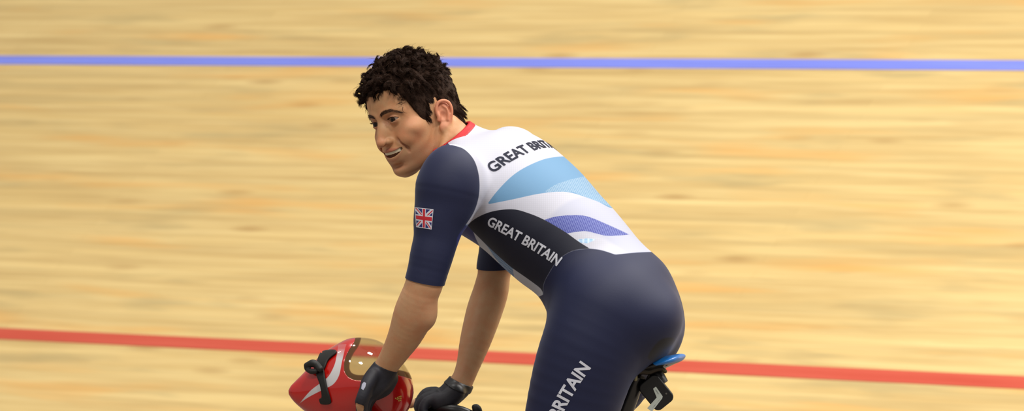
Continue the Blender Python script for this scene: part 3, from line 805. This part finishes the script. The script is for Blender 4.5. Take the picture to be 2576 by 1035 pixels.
# flyaways standing off the crown
idx = rng.choice(ok[(ql[ok, 2] > .07)], 260); nq = normals(lambda p: skull_sdf(hl(p)), hv[idx])@HR; r0 = ql[idx]
cl = np.stack([hnoise(r0, 190, s) for s in (41, 42, 43)], 1)*1.6
d = nq+cl+rng.normal(size=r0.shape)*.2+np.array([0, -.2, .15])
v2, f2 = strands(hw(r0).astype(float), (d@HR.T).astype(float), rng.uniform(.018, .040, len(r0)), np.full(len(r0), .00034), rng.uniform(.5, 2.0, len(r0)), (np.tile([0, -1.1, -.9], (len(r0), 1))@HR.T))
# fringe over the forehead
n = 700; th = np.radians(rng.uniform(-52, 52, n)); z0 = np.interp(np.degrees(np.abs(th)), HL[:, 0], HL[:, 1])+rng.uniform(.0, .02, n)
r0 = np.stack([.071*np.sin(th), .082*np.cos(th)-.002-(z0-.06)*.4, z0], 1)
nn = np.stack([np.sin(th), np.cos(th), .4+0*th], 1); clf = np.stack([hnoise(r0, 160, s) for s in (21, 22, 23)], 1)*2
d = nn*.55+clf*.7+np.array([0, .2, -.35])
v3, f3 = strands(hw(r0+nn*.003).astype(float), (d@HR.T).astype(float), rng.uniform(.012, .024, n), np.full(n, .00055), rng.uniform(.8, 2.2, n), (np.tile([0, .0, -1.3], (n, 1))@HR.T))
V, Fq, _ = join([(v1, f1), (v2, f2), (v3, f3)])
o = mesh_obj('hair_tuft', V, Fq, M_hair, hair); o['kind'] = 'stuff'
# eyebrows and lashes
bv = []; bf = []
for sx in (1, -1):
    n = 300; u = rng.random(n); k = catmull([(.010, .0945, .0155), (.018, .0940, .0195), (.029, .0900, .0215), (.038, .0835, .0195), (.050, .0700, .0105)], 8)
    kk = np.linspace(0, 1, len(k)); c0 = np.stack([np.interp(u, kk, k[:, i]) for i in range(3)], 1)
    wdt = np.interp(u, [0, .3, .7, 1], [.0028, .0034, .0026, .0010]); c0[:, 2] += rng.uniform(-1, 1, n)*wdt
    c0[:, 0] *= sx; pw = hw(c0)
    for _ in range(3): pw = pw-(normals(head_sdf, pw.astype(F32))*head_sdf(pw.astype(F32))[:, None])
    nn = normals(head_sdf, pw.astype(F32))
    d = np.stack([np.full(n, sx*.9), -u*.8, .55-u*1.0], 1)@HR.T+nn*.25+rng.normal(size=(n, 3))*.12
    v, f = strands(pw.astype(float), d.astype(float), np.full(n, .0070), np.full(n, .00022), np.full(n, .05), np.zeros((n, 3)), seg=3); bv.append((v, f))
    n = 60; u = rng.uniform(-1, 1, n); x = EYE_C[0]+u*.0145; z = EYE_C[2]+.0048*(1-u*u)**.8+.0012*u
    yy = EYE_C[1]+np.sqrt(np.maximum(.0138**2-(x-EYE_C[0])**2-(z-EYE_C[2])**2, 0)); c0 = np.stack([x*sx, yy, z], 1)
    d = np.stack([u*.5*sx, np.full(n, 1.), np.full(n, .25)], 1)@HR.T
    v, f = strands(hw(c0).astype(float), d.astype(float), np.full(n, .005), np.full(n, .00028), np.full(n, .05), np.tile([0, 0, .5], (n, 1)), seg=3); bv.append((v, f))
V, Fq, _ = join(bv[:1]+bv[2:3]); o = mesh_obj('eyebrows', V, Fq, M_brow, rider); o['kind'] = 'stuff'
V, Fq, _ = join(bv[1:2]+bv[3:]); o = mesh_obj('eyelashes', V, Fq, M_hair, rider); o['kind'] = 'stuff'
log('hair')
# ------------------------------------------------------------------ printed lettering and the flag, laid onto the cloth
def bvh_of(v, f): return BVHTree.FromPolygons([tuple(map(float, q)) for q in v], [tuple(map(int, q)) for q in f])
SUIT_BVH = bvh_of(SV, SF)
def text_mesh(body, bold=.012, spacing=1.0, maxlen=.06):
    cu = bpy.data.curves.new('lettering', 'FONT'); cu.body = body; cu.size = 1; cu.offset = bold; cu.space_character = spacing
    cu.align_x = 'LEFT'; cu.resolution_u = 4; ob = bpy.data.objects.new('lettering', cu); C.objects.link(ob)
    dg = bpy.context.evaluated_depsgraph_get(); me = bpy.data.meshes.new_from_object(ob.evaluated_get(dg))
    bpy.data.objects.remove(ob); bm = bmesh.new(); bm.from_mesh(me)
    bmesh.ops.remove_doubles(bm, verts=bm.verts, dist=1e-5); bmesh.ops.triangulate(bm, faces=bm.faces)
    for _ in range(5):
        lg = [e for e in bm.edges if e.calc_length() > maxlen]
        if not lg: break
        bmesh.ops.subdivide_edges(bm, edges=lg, cuts=1); bmesh.ops.triangulate(bm, faces=bm.faces)
    v = np.array([tuple(x.co) for x in bm.verts]); f = [tuple(x.index for x in fc.verts) for fc in bm.faces]
    bm.free(); bpy.data.meshes.remove(me)
    v[:, 0] -= v[:, 0].min(); return v, f
def lay(name, v2, faces, mat, origin_dir, lift=.0012, parent=None, bvh=None, back=.3, thick=0):
    """v2 -> (origin, direction) rays onto the cloth; points that miss drop their faces"""
    V = []; okk = []
    for q in v2:
        o, d = origin_dir(q); d = d/np.linalg.norm(d)
        h = (bvh or SUIT_BVH).ray_cast(Vector(o), Vector(d))
        if h[0] is None: V.append((0, 0, 0)); okk.append(False); continue
        n = h[1]
        if n.dot(Vector(d)) > 0: n = -n
        V.append(tuple(h[0]+n*lift)); okk.append(True)
    Fq = [f for f in faces if all(okk[i] for i in f) and max((Vector(V[f[i]])-Vector(V[f[i-1]])).length for i in range(len(f))) < .03]
    used = sorted({i for f in Fq for i in f}); mp_ = {k: i for i, k in enumerate(used)}
    return mesh_obj(name, np.array([V[i] for i in used]), [tuple(mp_[i] for i in f) for f in Fq], mat, parent)
def side_rays(q):
    """a print laid from the rider's left side; q in picture-plane units of the side view"""
    r = ray(q[0], q[1]); return cam_loc+r*(DIST-.8), r
def along(path, q0, h, v):
    """text (height 1 along y) bent along a polyline; h = letter height at start/end"""
    path = np.array(path, float); path = catmull(path, 8); seg = np.linalg.norm(np.diff(path, axis=0), axis=1); L = np.concatenate([[0], np.cumsum(seg)])
    tx = v[:, 0]/v[:, 0].max()*L[-1]
    x = np.interp(tx, L, path[:, 0]); y = np.interp(tx, L, path[:, 1])
    e = 2.0; dx = np.interp(tx+e, L, path[:, 0])-np.interp(tx-e, L, path[:, 0]); dy = np.interp(tx+e, L, path[:, 1])-np.interp(tx-e, L, path[:, 1])
    n = np.sqrt(dx*dx+dy*dy)+1e-9; nx, ny = dy/n, -dx/n
    hh = np.interp(tx, [0, L[-1]], h)*v[:, 1]/.72
    return np.stack([x+nx*hh, y+ny*hh], 1)
M_navyprint = plain('navy_print', srgb(20, 24, 46), .6, spec=.2); M_silver = plain('silver_print', srgb(214, 217, 230), .42)
tv, tf = text_mesh('GREAT BRITAIN', .028, 1.0)
q = along([(1224, 565), (1262, 585), (1320, 617), (1370, 648), (1401, 670)], 0, (24, 26), tv)
o = lay('side_lettering', q, tf, M_silver, side_rays, parent=suit); o['label'] = 'silver GREAT BRITAIN lettering on the side panel'
tb = text_mesh('BRITAIN', .028, 1.0)
o = lay('thigh_lettering', along([(1408, 1058), (1427, 1018), (1455, 970), (1486, 926)], 0, (34, 32), tb[0]), tb[1], M_silver, side_rays, parent=suit); o['label'] = 'silver BRITAIN lettering up the left thigh'
# back lettering: laid square onto the back, centred on the spine
tg, tgf = text_mesh('GREAT BRITAIN', .022, 1.0, .05)
bo = O+Ax*.364
def back_rays(q): 
    o = bo+Lx*q[0]+Ax*q[1]+Dx*.4; return o, -Dx
tw = .222
tn = tg[:, 0]/tg[:, 0].max(); q = np.stack([tw*(.707-tn*.93*(1+.42*tn*tn)), (tg[:, 1]-.36)*.034], 1); q[:, 1] += .0+.35*(q[:, 0])**2*0
o = lay('back_lettering', q, tgf, M_navyprint, back_rays, parent=suit); o['label'] = 'navy GREAT BRITAIN lettering across the shoulders'
# flag patch on the left sleeve
FLP = [np.array(x, float) for x in ((1044, 522), (1091, 527), (1086, 578), (1048, 572))]
FN = 64; gu, gv = [x.ravel() for x in np.meshgrid(np.linspace(0, 1, FN), np.linspace(0, 1, FN), indexing='ij')]
fq = ((FLP[0]*(1-gu[:, None])+FLP[1]*gu[:, None])*(1-gv[:, None])+(FLP[3]*(1-gu[:, None])+FLP[2]*gu[:, None])*gv[:, None])
fF = [(i*FN+j, (i+1)*FN+j, (i+1)*FN+j+1, i*FN+j+1) for i in range(FN-1) for j in range(FN-1)]
fb = []; 
for x_ in fq:
    o_, d_ = side_rays(x_); h = SUIT_BVH.ray_cast(Vector(o_), Vector(d_).normalized())
    fb.append(None if h[0] is None else tuple(h[0]+(h[1] if h[1].dot(Vector(d_)) < 0 else -h[1])*.0012))
keep = [i for i, x_ in enumerate(fb) if x_ is not None]; kk = {k: i for i, k in enumerate(keep)}
fF = [tuple(kk[i] for i in f) for f in fF if all(i in kk for i in f)]
U_, V_ = gu[keep], gv[keep]; au, av = U_-.5, V_-.5
dg1 = (au-av)/1.414; dg2 = (au+av)/1.414
inside = np.minimum(np.minimum(U_, 1-U_), np.minimum(V_, 1-V_))-.035
white = np.maximum.reduce([.09-np.abs(dg1), .09-np.abs(dg2), .10-np.abs(au), .16-np.abs(av), -inside])
q1 = np.where(au < 0, dg1, -dg1); q2_ = np.where(au < 0, -dg2, dg2)
red = np.minimum(np.maximum.reduce([np.minimum(.050-q1, q1+.004), np.minimum(.050-q2_, q2_+.004)]), np.maximum(np.abs(au)-.10, 0)+np.maximum(np.abs(av)-.16, 0)-.002+0*au)
red = np.where((np.abs(au) > .10) & (np.abs(av) > .16), red, -.01)
red = np.maximum(red, np.maximum(.060-np.abs(au), .095-np.abs(av))); red = np.minimum(red, inside)
t = NT('flag_cloth'); c = t.mix(t.maprange(t.attr('white').outputs['Fac'], -.006, .006), srgb(28, 38, 104), srgb(202, 202, 212)); c = t.mix(t.maprange(t.attr('red').outputs['Fac'], -.006, .006), c, srgb(188, 24, 40))
t.link(c, t.b.inputs['Base Color']); t.b.inputs['Roughness'].default_value = .5
o = mesh_obj('flag_patch', np.array([fb[i] for i in keep]), fF, t.m, suit, attrs=dict(white=white, red=red)); o['label'] = 'British flag patch on the left sleeve'
def fill_poly(poly, res):
    bm = bmesh.new(); bm.faces.new([bm.verts.new((x, y, 0)) for x, y in poly]); bmesh.ops.triangulate(bm, faces=bm.faces)
    for _ in range(7):
        lg = [e_ for e_ in bm.edges if e_.calc_length() > res]
        if not lg: break
        bmesh.ops.subdivide_edges(bm, edges=lg, cuts=1); bmesh.ops.triangulate(bm, faces=bm.faces)
    bm.verts.index_update(); v_ = np.array([tuple(x.co)[:2] for x in bm.verts]); f_ = [tuple(x.index for x in fc.verts) for fc in bm.faces]; bm.free(); return v_, f_
log('prints')
# ------------------------------------------------------------------ the aero helmet hanging from the left hand
HY = .125
def HP(x, y, d=0): return P(x, y, HY+d)
hA = np.array([1., 0, .0725]); hA /= np.linalg.norm(hA); hV = np.array([-hA[2], 0, hA[0]]); hU = np.array([0, 1., 0])
hO = HP(725, 988)
HST = ((1, 0, 3, 5), (8, -1, 11, 17), (20, -3, 20, 30), (45, -4, 38, 53), (75, -2, 60, 79), (105, 1, 78, 98), (135, 3, 91, 112), (165, 6, 100, 120), (200, 4, 104, 122), (235, 0, 102, 117), (262, -5, 94, 103), (285, -8, 78, 82), (302, -10, 58, 56), (313, -10, 34, 32), (318, -10, 14, 14))
HELM = loft(hO, hA, hU, hV, [(x*S, 0, c*S, w*S, h*S) for x, c, w, h in HST], n=5)
def pz(p, poly): 
    x, y = to_px(p.astype(np.float64)); return (poly2d(x, y, poly)*S).astype(F32)
VIS = curve2d([(897, 838), (890, 862), (876, 884), (867, 906), (865, 930), (874, 948), (892, 957), (918, 958), (942, 951), (975, 943), (1010, 947), (1045, 959)])+[(1080, 959), (1080, 800), (897, 800)]
cutz = float(P(900, 1054, HY)[2])
def helm_sheet(inset=0, nr=150, na=200):
    """the helmet's skin as rings from tail to brow"""
    tab = catmull([(x*S, -(c)*S*-1, w*S, h*S) for x, c, w, h in HST], 12)
    L = np.concatenate([[0], np.cumsum(np.linalg.norm(np.diff(tab[:, [0, 3]], axis=0), axis=1))]); ss = np.linspace(0, L[-1], nr)
    tb = np.stack([np.interp(ss, L, tab[:, i]) for i in range(4)], 1); V = []
    for x, c_, w_, h_ in tb:
        a = np.linspace(0, 2*math.pi, na, endpoint=False)
        V.append(hO+hA*x+np.cos(a)[:, None]*hU*max(w_-inset, 1e-4)+(c_+np.sin(a)*max(h_-inset, 1e-4))[:, None]*hV)
    V = np.concatenate(V); F = []
    for i in range(nr-1):
        for j in range(na): F.append((i*na+j, i*na+(j+1) % na, (i+1)*na+(j+1) % na, (i+1)*na+j))
    F.append(tuple(range(na))[::-1]); F.append(tuple((nr-1)*na+j for j in range(na)))
    return V, F
def solid(o, th):
    md = o.modifiers.new('thickness', 'SOLIDIFY'); md.thickness = th; md.offset = -1; md.use_even_offset = True; return o
pv = lambda p: poly2d(*to_px(p), VIS)*S
low = lambda p: cutz-p[:, 2]
hb = box([HP(880, 960)], .175)
helmet = empty('cycling_helmet', hO, 'glossy red teardrop track helmet with clear smoked visor, held in the left hand', 'helmet')
hs0 = helm_sheet()
v, f = clip_sheet(*hs0, [low, lambda p: -pv(p)])
vx, vy = to_px(v); q2 = lambda pts: poly2d(vx, vy, pts)*S
sw = q2(curve2d([(851, 868), (847, 895), (841, 920), (826, 948), (804, 966), (782, 983), (764, 1003), (751, 1019)])+curve2d([(751, 1019), (770, 1004), (795, 990), (822, 977), (840, 966), (853, 945), (860, 912), (868, 878), (872, 866)])[1:])
t = NT('helmet_red'); fade = t.maprange(t.attr('fade').outputs['Fac'], 0, 1)
c = t.mix(t.math('MULTIPLY', t.maprange(t.attr('swoosh').outputs['Fac'], -.0004, .0004, 1, 0), fade), srgb(190, 20, 14), srgb(206, 204, 206))
t.link(c, t.b.inputs['Base Color']); t.b.inputs['Roughness'].default_value = .22; t.b.inputs['Coat Weight'].default_value = 1; t.b.inputs['Coat Roughness'].default_value = .02
helm_o = solid(mesh_obj('shell', v, f, t.m, helmet, attrs=dict(swoosh=sw, fade=np.clip((vy-872)/32, .15, 1))), .0035)
HB = bvh_of(v, f)
v, f = clip_sheet(*helm_sheet(.0006), [low, lambda p: pv(p)+.0004])
vx, vy = to_px(v); dv = -poly2d(vx, vy, VIS)*S
t = NT('smoked_visor'); n = t.n; lk = t.l
tr_ = t.new('ShaderNodeBsdfTransparent'); gl = t.new('ShaderNodeBsdfGlossy'); gl.inputs['Roughness'].default_value = .03
rimf = t.maprange(t.attr('rim').outputs['Fac'], .010, .0125, 1, 0)
t.link(t.mix(rimf, (.90, .885, .85, 1), (.60, .50, .45, 1)), tr_.inputs[0])
fr = t.new('ShaderNodeLayerWeight'); fr.inputs[0].default_value = .5; mx = t.new('ShaderNodeMixShader'); t.link(t.math('ADD', t.math('MULTIPLY', t.math('POWER', fr.outputs['Facing'], 6), .25), .035), mx.inputs[0]); lk.new(tr_.outputs[0], mx.inputs[1]); lk.new(gl.outputs[0], mx.inputs[2])
df = t.new('ShaderNodeBsdfDiffuse'); df.inputs[0].default_value = srgb(150, 126, 90); m2 = t.new('ShaderNodeMixShader'); t.link(t.math('ADD', t.math('MULTIPLY', rimf, .15), .02), m2.inputs[0]); lk.new(mx.outputs[0], m2.inputs[1]); lk.new(df.outputs[0], m2.inputs[2])
lk.new(m2.outputs[0], n['Material Output'].inputs['Surface'])
o = solid(mesh_obj('visor', v, f, t.m, helmet, attrs=dict(rim=dv)), .0015); o['label'] = 'see-through smoked visor'
v, f = clip_sheet(*helm_sheet(.006, 70, 90), [lambda p: low(p)+.004, lambda p: -pv(p)+.010])
solid(mesh_obj('liner', v, f, plain('helmet_liner', srgb(96, 58, 48), .9), helmet), .010)
M_webbing = plain('black_webbing', srgb(20, 20, 18), .55)
S1 = smooth_poly([(841, 884), (848, 890), (828, 908), (818, 930), (806, 940), (794, 930), (800, 915), (812, 890)], 5)
S2 = smooth_poly([(795, 930), (806, 922), (816, 930), (820, 950), (825, 975), (832, 1000), (833, 1015), (811, 1016), (806, 1004), (812, 998), (808, 970), (800, 948)], 5)
for S_ in (S1, S2):
    v_, f_ = fill_poly(S_, 5); o = lay('strap', v_, f_, M_webbing, side_rays, lift=.0035, parent=helmet, bvh=HB)
    md = o.modifiers.new('thickness', 'SOLIDIFY'); md.thickness = .003; md.offset = 0
BK = pchain([(775, 919, HY-.035, 8), (787, 915, HY-.04, 10), (798, 920, HY-.045, 9), (806, 929, HY-.06, 8)])
BK2 = pchain([(770, 920, HY-.034, 6), (772, 929, HY-.034, 6), (783, 935, HY-.044, 7), (795, 935, HY-.05, 6)])
v, f = surface(lambda p: smin(BK(p), BK2(p), .003), *box([HP(788, 924, -.04)], .04), .0014); mesh_obj('strap_buckle', v, f, M_webbing, helmet)
# small golden emblem on the right side of the shell
M_goldp = plain('gold_print', srgb(206, 176, 84), .35)
EV = []; EF = []
for i, (ex, ey) in enumerate([(1000, 1001), (1004, 999), (1008, 998), (999, 1005), (1003, 1004), (1008, 1003), (1003, 1009), (1007, 1008), (995, 1003)]):
    b0 = len(EV); q = [(ex+2.0*math.cos(a*1.047), ey+1.9*math.sin(a*1.047)) for a in range(6)]; hit = []
    for x in q:
        o_, d_ = side_rays(x); h = HB.ray_cast(Vector(o_), Vector(d_/np.linalg.norm(d_))); hit.append(h)
    if all(h[0] is not None for h in hit):
        for h in hit: EV.append(tuple(h[0]+h[1]*(.0006 if h[1].y < 0 else -.0006)))
        EF.append(tuple(range(b0, b0+6)))
if EF: mesh_obj('emblem', np.array(EV), EF, M_goldp, helmet)
GB = bvh_of(*GLV); 
v_, f_ = fill_poly([(909, 979), (911, 968), (916, 962), (921, 965), (919, 975), (914, 983)], 2.5); lay('glove_print', v_, f_, M_grey, side_rays, lift=.0008, parent=GLO, bvh=GB)
log('helmet')

# ------------------------------------------------------------------ the track bicycle
hd = np.array([-math.cos(math.radians(18)), math.sin(math.radians(18)), 0]); bl = np.array([-hd[1], hd[0], 0]); bl = np.array([-math.sin(math.radians(18)), -math.cos(math.radians(18)), 0])
S0 = np.array([.292, .03, 0])
def BPt(d, z, l=0): return S0+hd*d+bl*l+np.array([0, 0, z])
M_carbon = plain('carbon_black', srgb(18, 18, 20), .32, coat=.4); M_tyre = plain('tyre_black', srgb(22, 22, 22), .7); M_metal = plain('dull_metal', srgb(120, 116, 110), .35, metal=.9)
M_satin = plain('satin_black', srgb(16, 16, 17), .4)
bike = empty('bicycle', BPt(.17, 0), 'black track bicycle with blue-tailed saddle, ridden by the cyclist', 'bicycle')
BB = BPt(.17, .28); RA = BPt(-.21, .336); FA = BPt(.74, .336); HTOP = BPt(.505, .800); HBOT = BPt(.55, .66); SC_ = BPt(.035, .905)
b = MB()
b.tube([BB, BPt(.085, .62), BPt(.045, .84)], [.021, .020, .019], 14, flat=1.4); b.tube([BB, HBOT+np.array([0, 0, .02])], .024, 14); b.tube([BPt(.06, .80), HTOP-np.array([0, 0, .02])], .017, 14)
b.tube([HBOT, HTOP], .022, 14)
for l in (.045, -.045):
    b.tube([BB+bl*l*.5, RA+bl*l*1.2], .010, 10); b.tube([BPt(.06, .74), RA+bl*l*1.2], .008, 10)
b.tube([BB-bl*.04, BB+bl*.04], .024, 16)
b.build('frame', M_carbon, bike)
b = MB(); b.tube([HBOT, BPt(.575, .62)], .018, 12)
for l in (.05, -.05): b.tube([BPt(.575, .63), BPt(.585, .62, l), FA+bl*l], [.016, .015, .009], 10)
b.build('fork', M_carbon, bike)
def ring(c, r, tr, mat, name, n=72, m=10):
    b = MB(); b.tube([c+r*(math.cos(2*math.pi*i/n)*hd+math.sin(2*math.pi*i/n)*np.array([0, 0, 1.])) for i in range(n)], tr, m, closed=True); return b
for c in (RA, FA):
    g = ring(c, .325, .011, M_tyre, 'tyre'); wo = g.build('wheel', M_tyre, bike); wo['label'] = 'black tyre with disc wheel'
    ring(c, .311, .009, M_carbon, 'rim').build('rim', M_carbon, wo)
    d = MB(); n = 48
    for k, l in ((0, .012), (1, -.012)):
        b0 = len(d.v); d.v.append(c+bl*l*1.6)
        for i in range(n): a = 2*math.pi*i/n; d.v.append(c+bl*l*.5+.309*(math.cos(a)*hd+math.sin(a)*np.array([0, 0, 1.])))
        for i in range(n): d.f.append((b0, b0+1+i, b0+1+(i+1) % n))
    d.build('disc', M_carbon, wo)
# cranks, chainring, pedals
pdl = np.array([math.cos(math.radians(-52)), math.sin(math.radians(-52))])
PL = BB+hd*.165*pdl[0]+np.array([0, 0, 1.])*.165*pdl[1]+bl*.07; PR = BB-hd*.165*pdl[0]-np.array([0, 0, 1.])*.165*pdl[1]-bl*.07
b = MB(); b.tube([BB+bl*.06, PL], [.013, .010], 10); b.tube([BB-bl*.06, PR], [.013, .010], 10); b.tube([BB+bl*.07, BB-bl*.07], .012, 12); crk = b.build('crankset', M_carbon, bike)
ring(BB-bl*.045, .095, .004, M_metal, 'x').build('chainring', M_metal, crk)
for q, s_ in ((PL, 1), (PR, -1)):
    b = MB(); b.tube([q, q+bl*.055*s_], .008, 10); b.tube([q+bl*.03*s_-hd*.03, q+bl*.03*s_+hd*.04], .018, 8, flat=.5); b.build('pedal', M_satin, bike)
b = MB(); T1 = BB-bl*.045; T2 = RA-bl*.045
b.tube([T1+np.array([0, 0, .095]), T2+np.array([0, 0, .032])], .004, 6); b.tube([T1-np.array([0, 0, .095]), T2-np.array([0, 0, .032])], .004, 6); b.build('chain', M_metal, bike)
# handlebar: tops, and a drop at each end that swings back towards the rider
b = MB()
bar = catmull([P(1188, 1052, .19), P(1160, 1040, .19), P(1135, 1035, .195), P(1110, 1034, .21), P(1085, 1044, .24), P(1055, 1064, .235), P(1000, 1074, .13), P(955, 1074, .03), P(928, 1066, -.012), P(900, 1074, -.02), P(890, 1105, -.03), P(915, 1130, -.05), P(960, 1132, -.06)], 6)
b.tube(list(bar), .0145, 14); hb_o = b.build('handlebar', M_satin, bike)
b = MB(); bp_ = catmull([P(1188, 1030, .185), P(1196, 1029, .185), P(1201, 1036, .186), P(1199, 1052, .188), P(1188, 1060, .19)], 4); b.tube(list(bp_), [.004, .007, .0085, .0095]+[.0105]*(len(bp_)-4), 14); b.build('bar_end', M_tyre, hb_o)
b = MB(); b.tube([P(1000, 1074, .13), HTOP+np.array([0, 0, .03])], .017, 12); b.tube([HTOP-np.array([0, 0, .01]), HTOP+np.array([0, 0, .045])], .019, 14); b.build('stem', M_satin, bike)
# saddle
zt = float(P(1700, 893, 0)[2])
sA = hd*math.cos(math.radians(9))-np.array([0, 0, 1.])*math.sin(math.radians(9)); sV = np.cross(sA, bl); sV = sV if sV[2] > 0 else -sV
sO = np.array([P(1716, 896, -.02)[0], .0, zt-.006])
SAD = loft(sO, sA, bl, sV, [(0, 0, .002, .028, .003), (.006, 0, .0, .045, .008), (.02, 0, -.002, .060, .010), (.05, 0, -.006, .066, .014), (.09, 0, -.007, .056, .018), (.13, 0, -.006, .038, .020), (.18, 0, -.004, .024, .017), (.24, 0, -.004, .018, .014), (.262, 0, -.004, .010, .008)], e=2.0)
v, f = surface(SAD, *box([sO, sO+sA*.26], .09), .0018)
sl = (v-sO.astype(F32))@sA.astype(F32); sh = (v-sO.astype(F32))@sV.astype(F32)
tailf = np.maximum(sl-.047-sh*1.15, -.007-sh)
t = NT('saddle_skin'); c = t.mix(t.maprange(t.attr('tail').outputs['Fac'], -.0004, .0004, 1, 0), srgb(20, 20, 21), srgb(30, 120, 205)); t.link(c, t.b.inputs['Base Color']); t.b.inputs['Roughness'].default_value = .3; t.b.inputs['Coat Weight'].default_value = .3
sad = mesh_obj('saddle', v, f, t.m, bike, attrs=dict(tail=tailf)); sad['label'] = 'black saddle with shiny blue tail'
SB = bvh_of(v, f); MV = []; MF = []
for i, (x, y, w_, h_) in enumerate([(1612, 911, 5, 1.4), (1619, 908, 4, 2.2), (1625, 907, 3, 3), (1630, 903, 4, 1.6), (1636, 903, 2.4, 3), (1643, 900, 3.4, 2.6), (1649, 898, 4, 2.2), (1653, 896, 3, 1.6)]):
    q = [(x-w_, y+h_*.9), (x+w_*.7, y+h_*.2), (x+w_, y-h_), (x-w_*.6, y-h_*.1)]; hh = [SB.ray_cast(Vector(side_rays(p_)[0]), Vector(side_rays(p_)[1]).normalized()) for p_ in q]
    if all(h[0] is not None for h in hh):
        b0 = len(MV); MV += [tuple(h[0]+Vector((0, -.0006, .0002))) for h in hh]; MF.append((b0, b0+1, b0+2, b0+3))
if MF: mesh_obj('saddle_print', np.array(MV), MF, plain('pale_print', srgb(190, 196, 200), .5), sad)
b = MB()
for l in (.022, -.022): b.tube([sO+sA*.06+bl*l-sV*.016, sO+sA*.08+bl*l-sV*.040, sO+sA*.14+bl*l-sV*.044, sO+sA*.22+bl*l*.6-sV*.018], .0035, 10)
b.build('saddle_rail', M_metal, sad)
# seat post (aero section) with its metal clamp
b = MB(); pc = sO+sA*.105-sV*.045
b.tube([P(1604, 946, -.0), P(1588, 985, .005), P(1566, 1040, .01), P(1530, 1170, .03)], [.018, .0195, .0215, .023], 18, flat=1.0); sp = b.build('seat_post', M_carbon, bike)
def lump(nm, pts, mt, par, h=.0014): 
    g = pchain(pts, 3); a = [P(x, y, z) for x, y, z, r in pts]; v, f = surface(g, *box(a, .02), h); return mesh_obj(nm, v, f, mt, par)
lump('seat_clamp', [(1600, 938, -.03, 8), (1615, 934, -.03, 9), (1632, 936, -.03, 8), (1650, 930, -.03, 7), (1664, 928, -.03, 6)], plain('dark_clamp', srgb(60, 54, 46), .35, metal=.7), sp)
lump('clamp_bolt', [(1598, 946, -.035, 5.5), (1599, 955, -.035, 5.5)], plain('pale_bolt', srgb(150, 144, 112), .4, metal=.5), sp)
lump('clamp_bolt', [(1664, 926, -.03, 4), (1673, 935, -.03, 5.5)], plain('bronze_bolt', srgb(86, 80, 52), .4, metal=.6), sp)
log('bike')
# flat black timing box hanging behind the seat post
def rrect(cx, cy, w, h, r, ang, n=6):
    out = []
    for sx, sy, a0 in ((1, 1, 0), (-1, 1, 90), (-1, -1, 180), (1, -1, 270)):
        for i in range(n+1):
            a = math.radians(a0+90*i/n); out.append((sx*(w/2-r)+r*math.cos(a), sy*(h/2-r)+r*math.sin(a)))
    ca, sa = math.cos(ang), math.sin(ang); return [(cx+x*ca-y*sa, cy+x*sa+y*ca) for x, y in out]
bx0 = P(1650, 988, -.012)
box_e = empty('timing_box', bx0, 'flat black rounded box with white tape, hanging under the rear of the saddle', 'electronic box')
ang = math.radians(51)
b = MB(); yb = -.028
rr = rrect(1651, 989, 82, 60, 15, ang); rin = rrect(1651, 989, 76, 54, 13, ang)
b.prism([P(x, y, yb) for x, y in rr], None, (0, .024, 0)); casing = b.build('casing', M_satin, box_e, smooth=False)
md = casing.modifiers.new('bevel', 'BEVEL'); md.width = .0028; md.segments = 3; md.limit_method = 'ANGLE'
b = MB(); b.tube([P(1640, 930, .0), P(1655, 945, -.01), P(1668, 966, -.014)], [.012, .014, .012], 12); b.build('bracket', M_satin, box_e)
b = MB(); L_ = [(1643, 979), (1650, 973.5), (1667, 998), (1666, 1003), (1640, 1037), (1628, 1028), (1652, 1001)]
b.prism([P(x, y, yb-.0008) for x, y in L_], None, (0, .0008, 0)); tp = b.build('tape', plain('white_tape', srgb(196, 204, 196), .5), box_e, smooth=False); tp['label'] = 'white tape with tiny black writing'
def tape_text(txt, x, y, a, h):
    v_, f_ = text_mesh(txt, .01, 1.05, .5); v_[:, 1] -= .36; ca, sa = math.cos(a), math.sin(a)
    q = [P(x+h*(u*ca-w_*-sa*-1), y+h*(u*sa-w_*ca), yb-.0012) for u, w_ in v_[:, :2]]
    mesh_obj('tape_writing', np.array(q), f_, M_satin, tp, smooth=False)
tape_text('6009', 1649, 981, math.radians(56), 6.5); tape_text('UW 1 TMD', 1661, 1004, math.radians(129), 6)
for x, y in ((1676, 991), (1617, 999)):
    b = MB(); b.tube([P(x, y, yb-.0012), P(x, y, yb+.001)], .002, 10); b.build('screw', M_metal, box_e)
log('done')
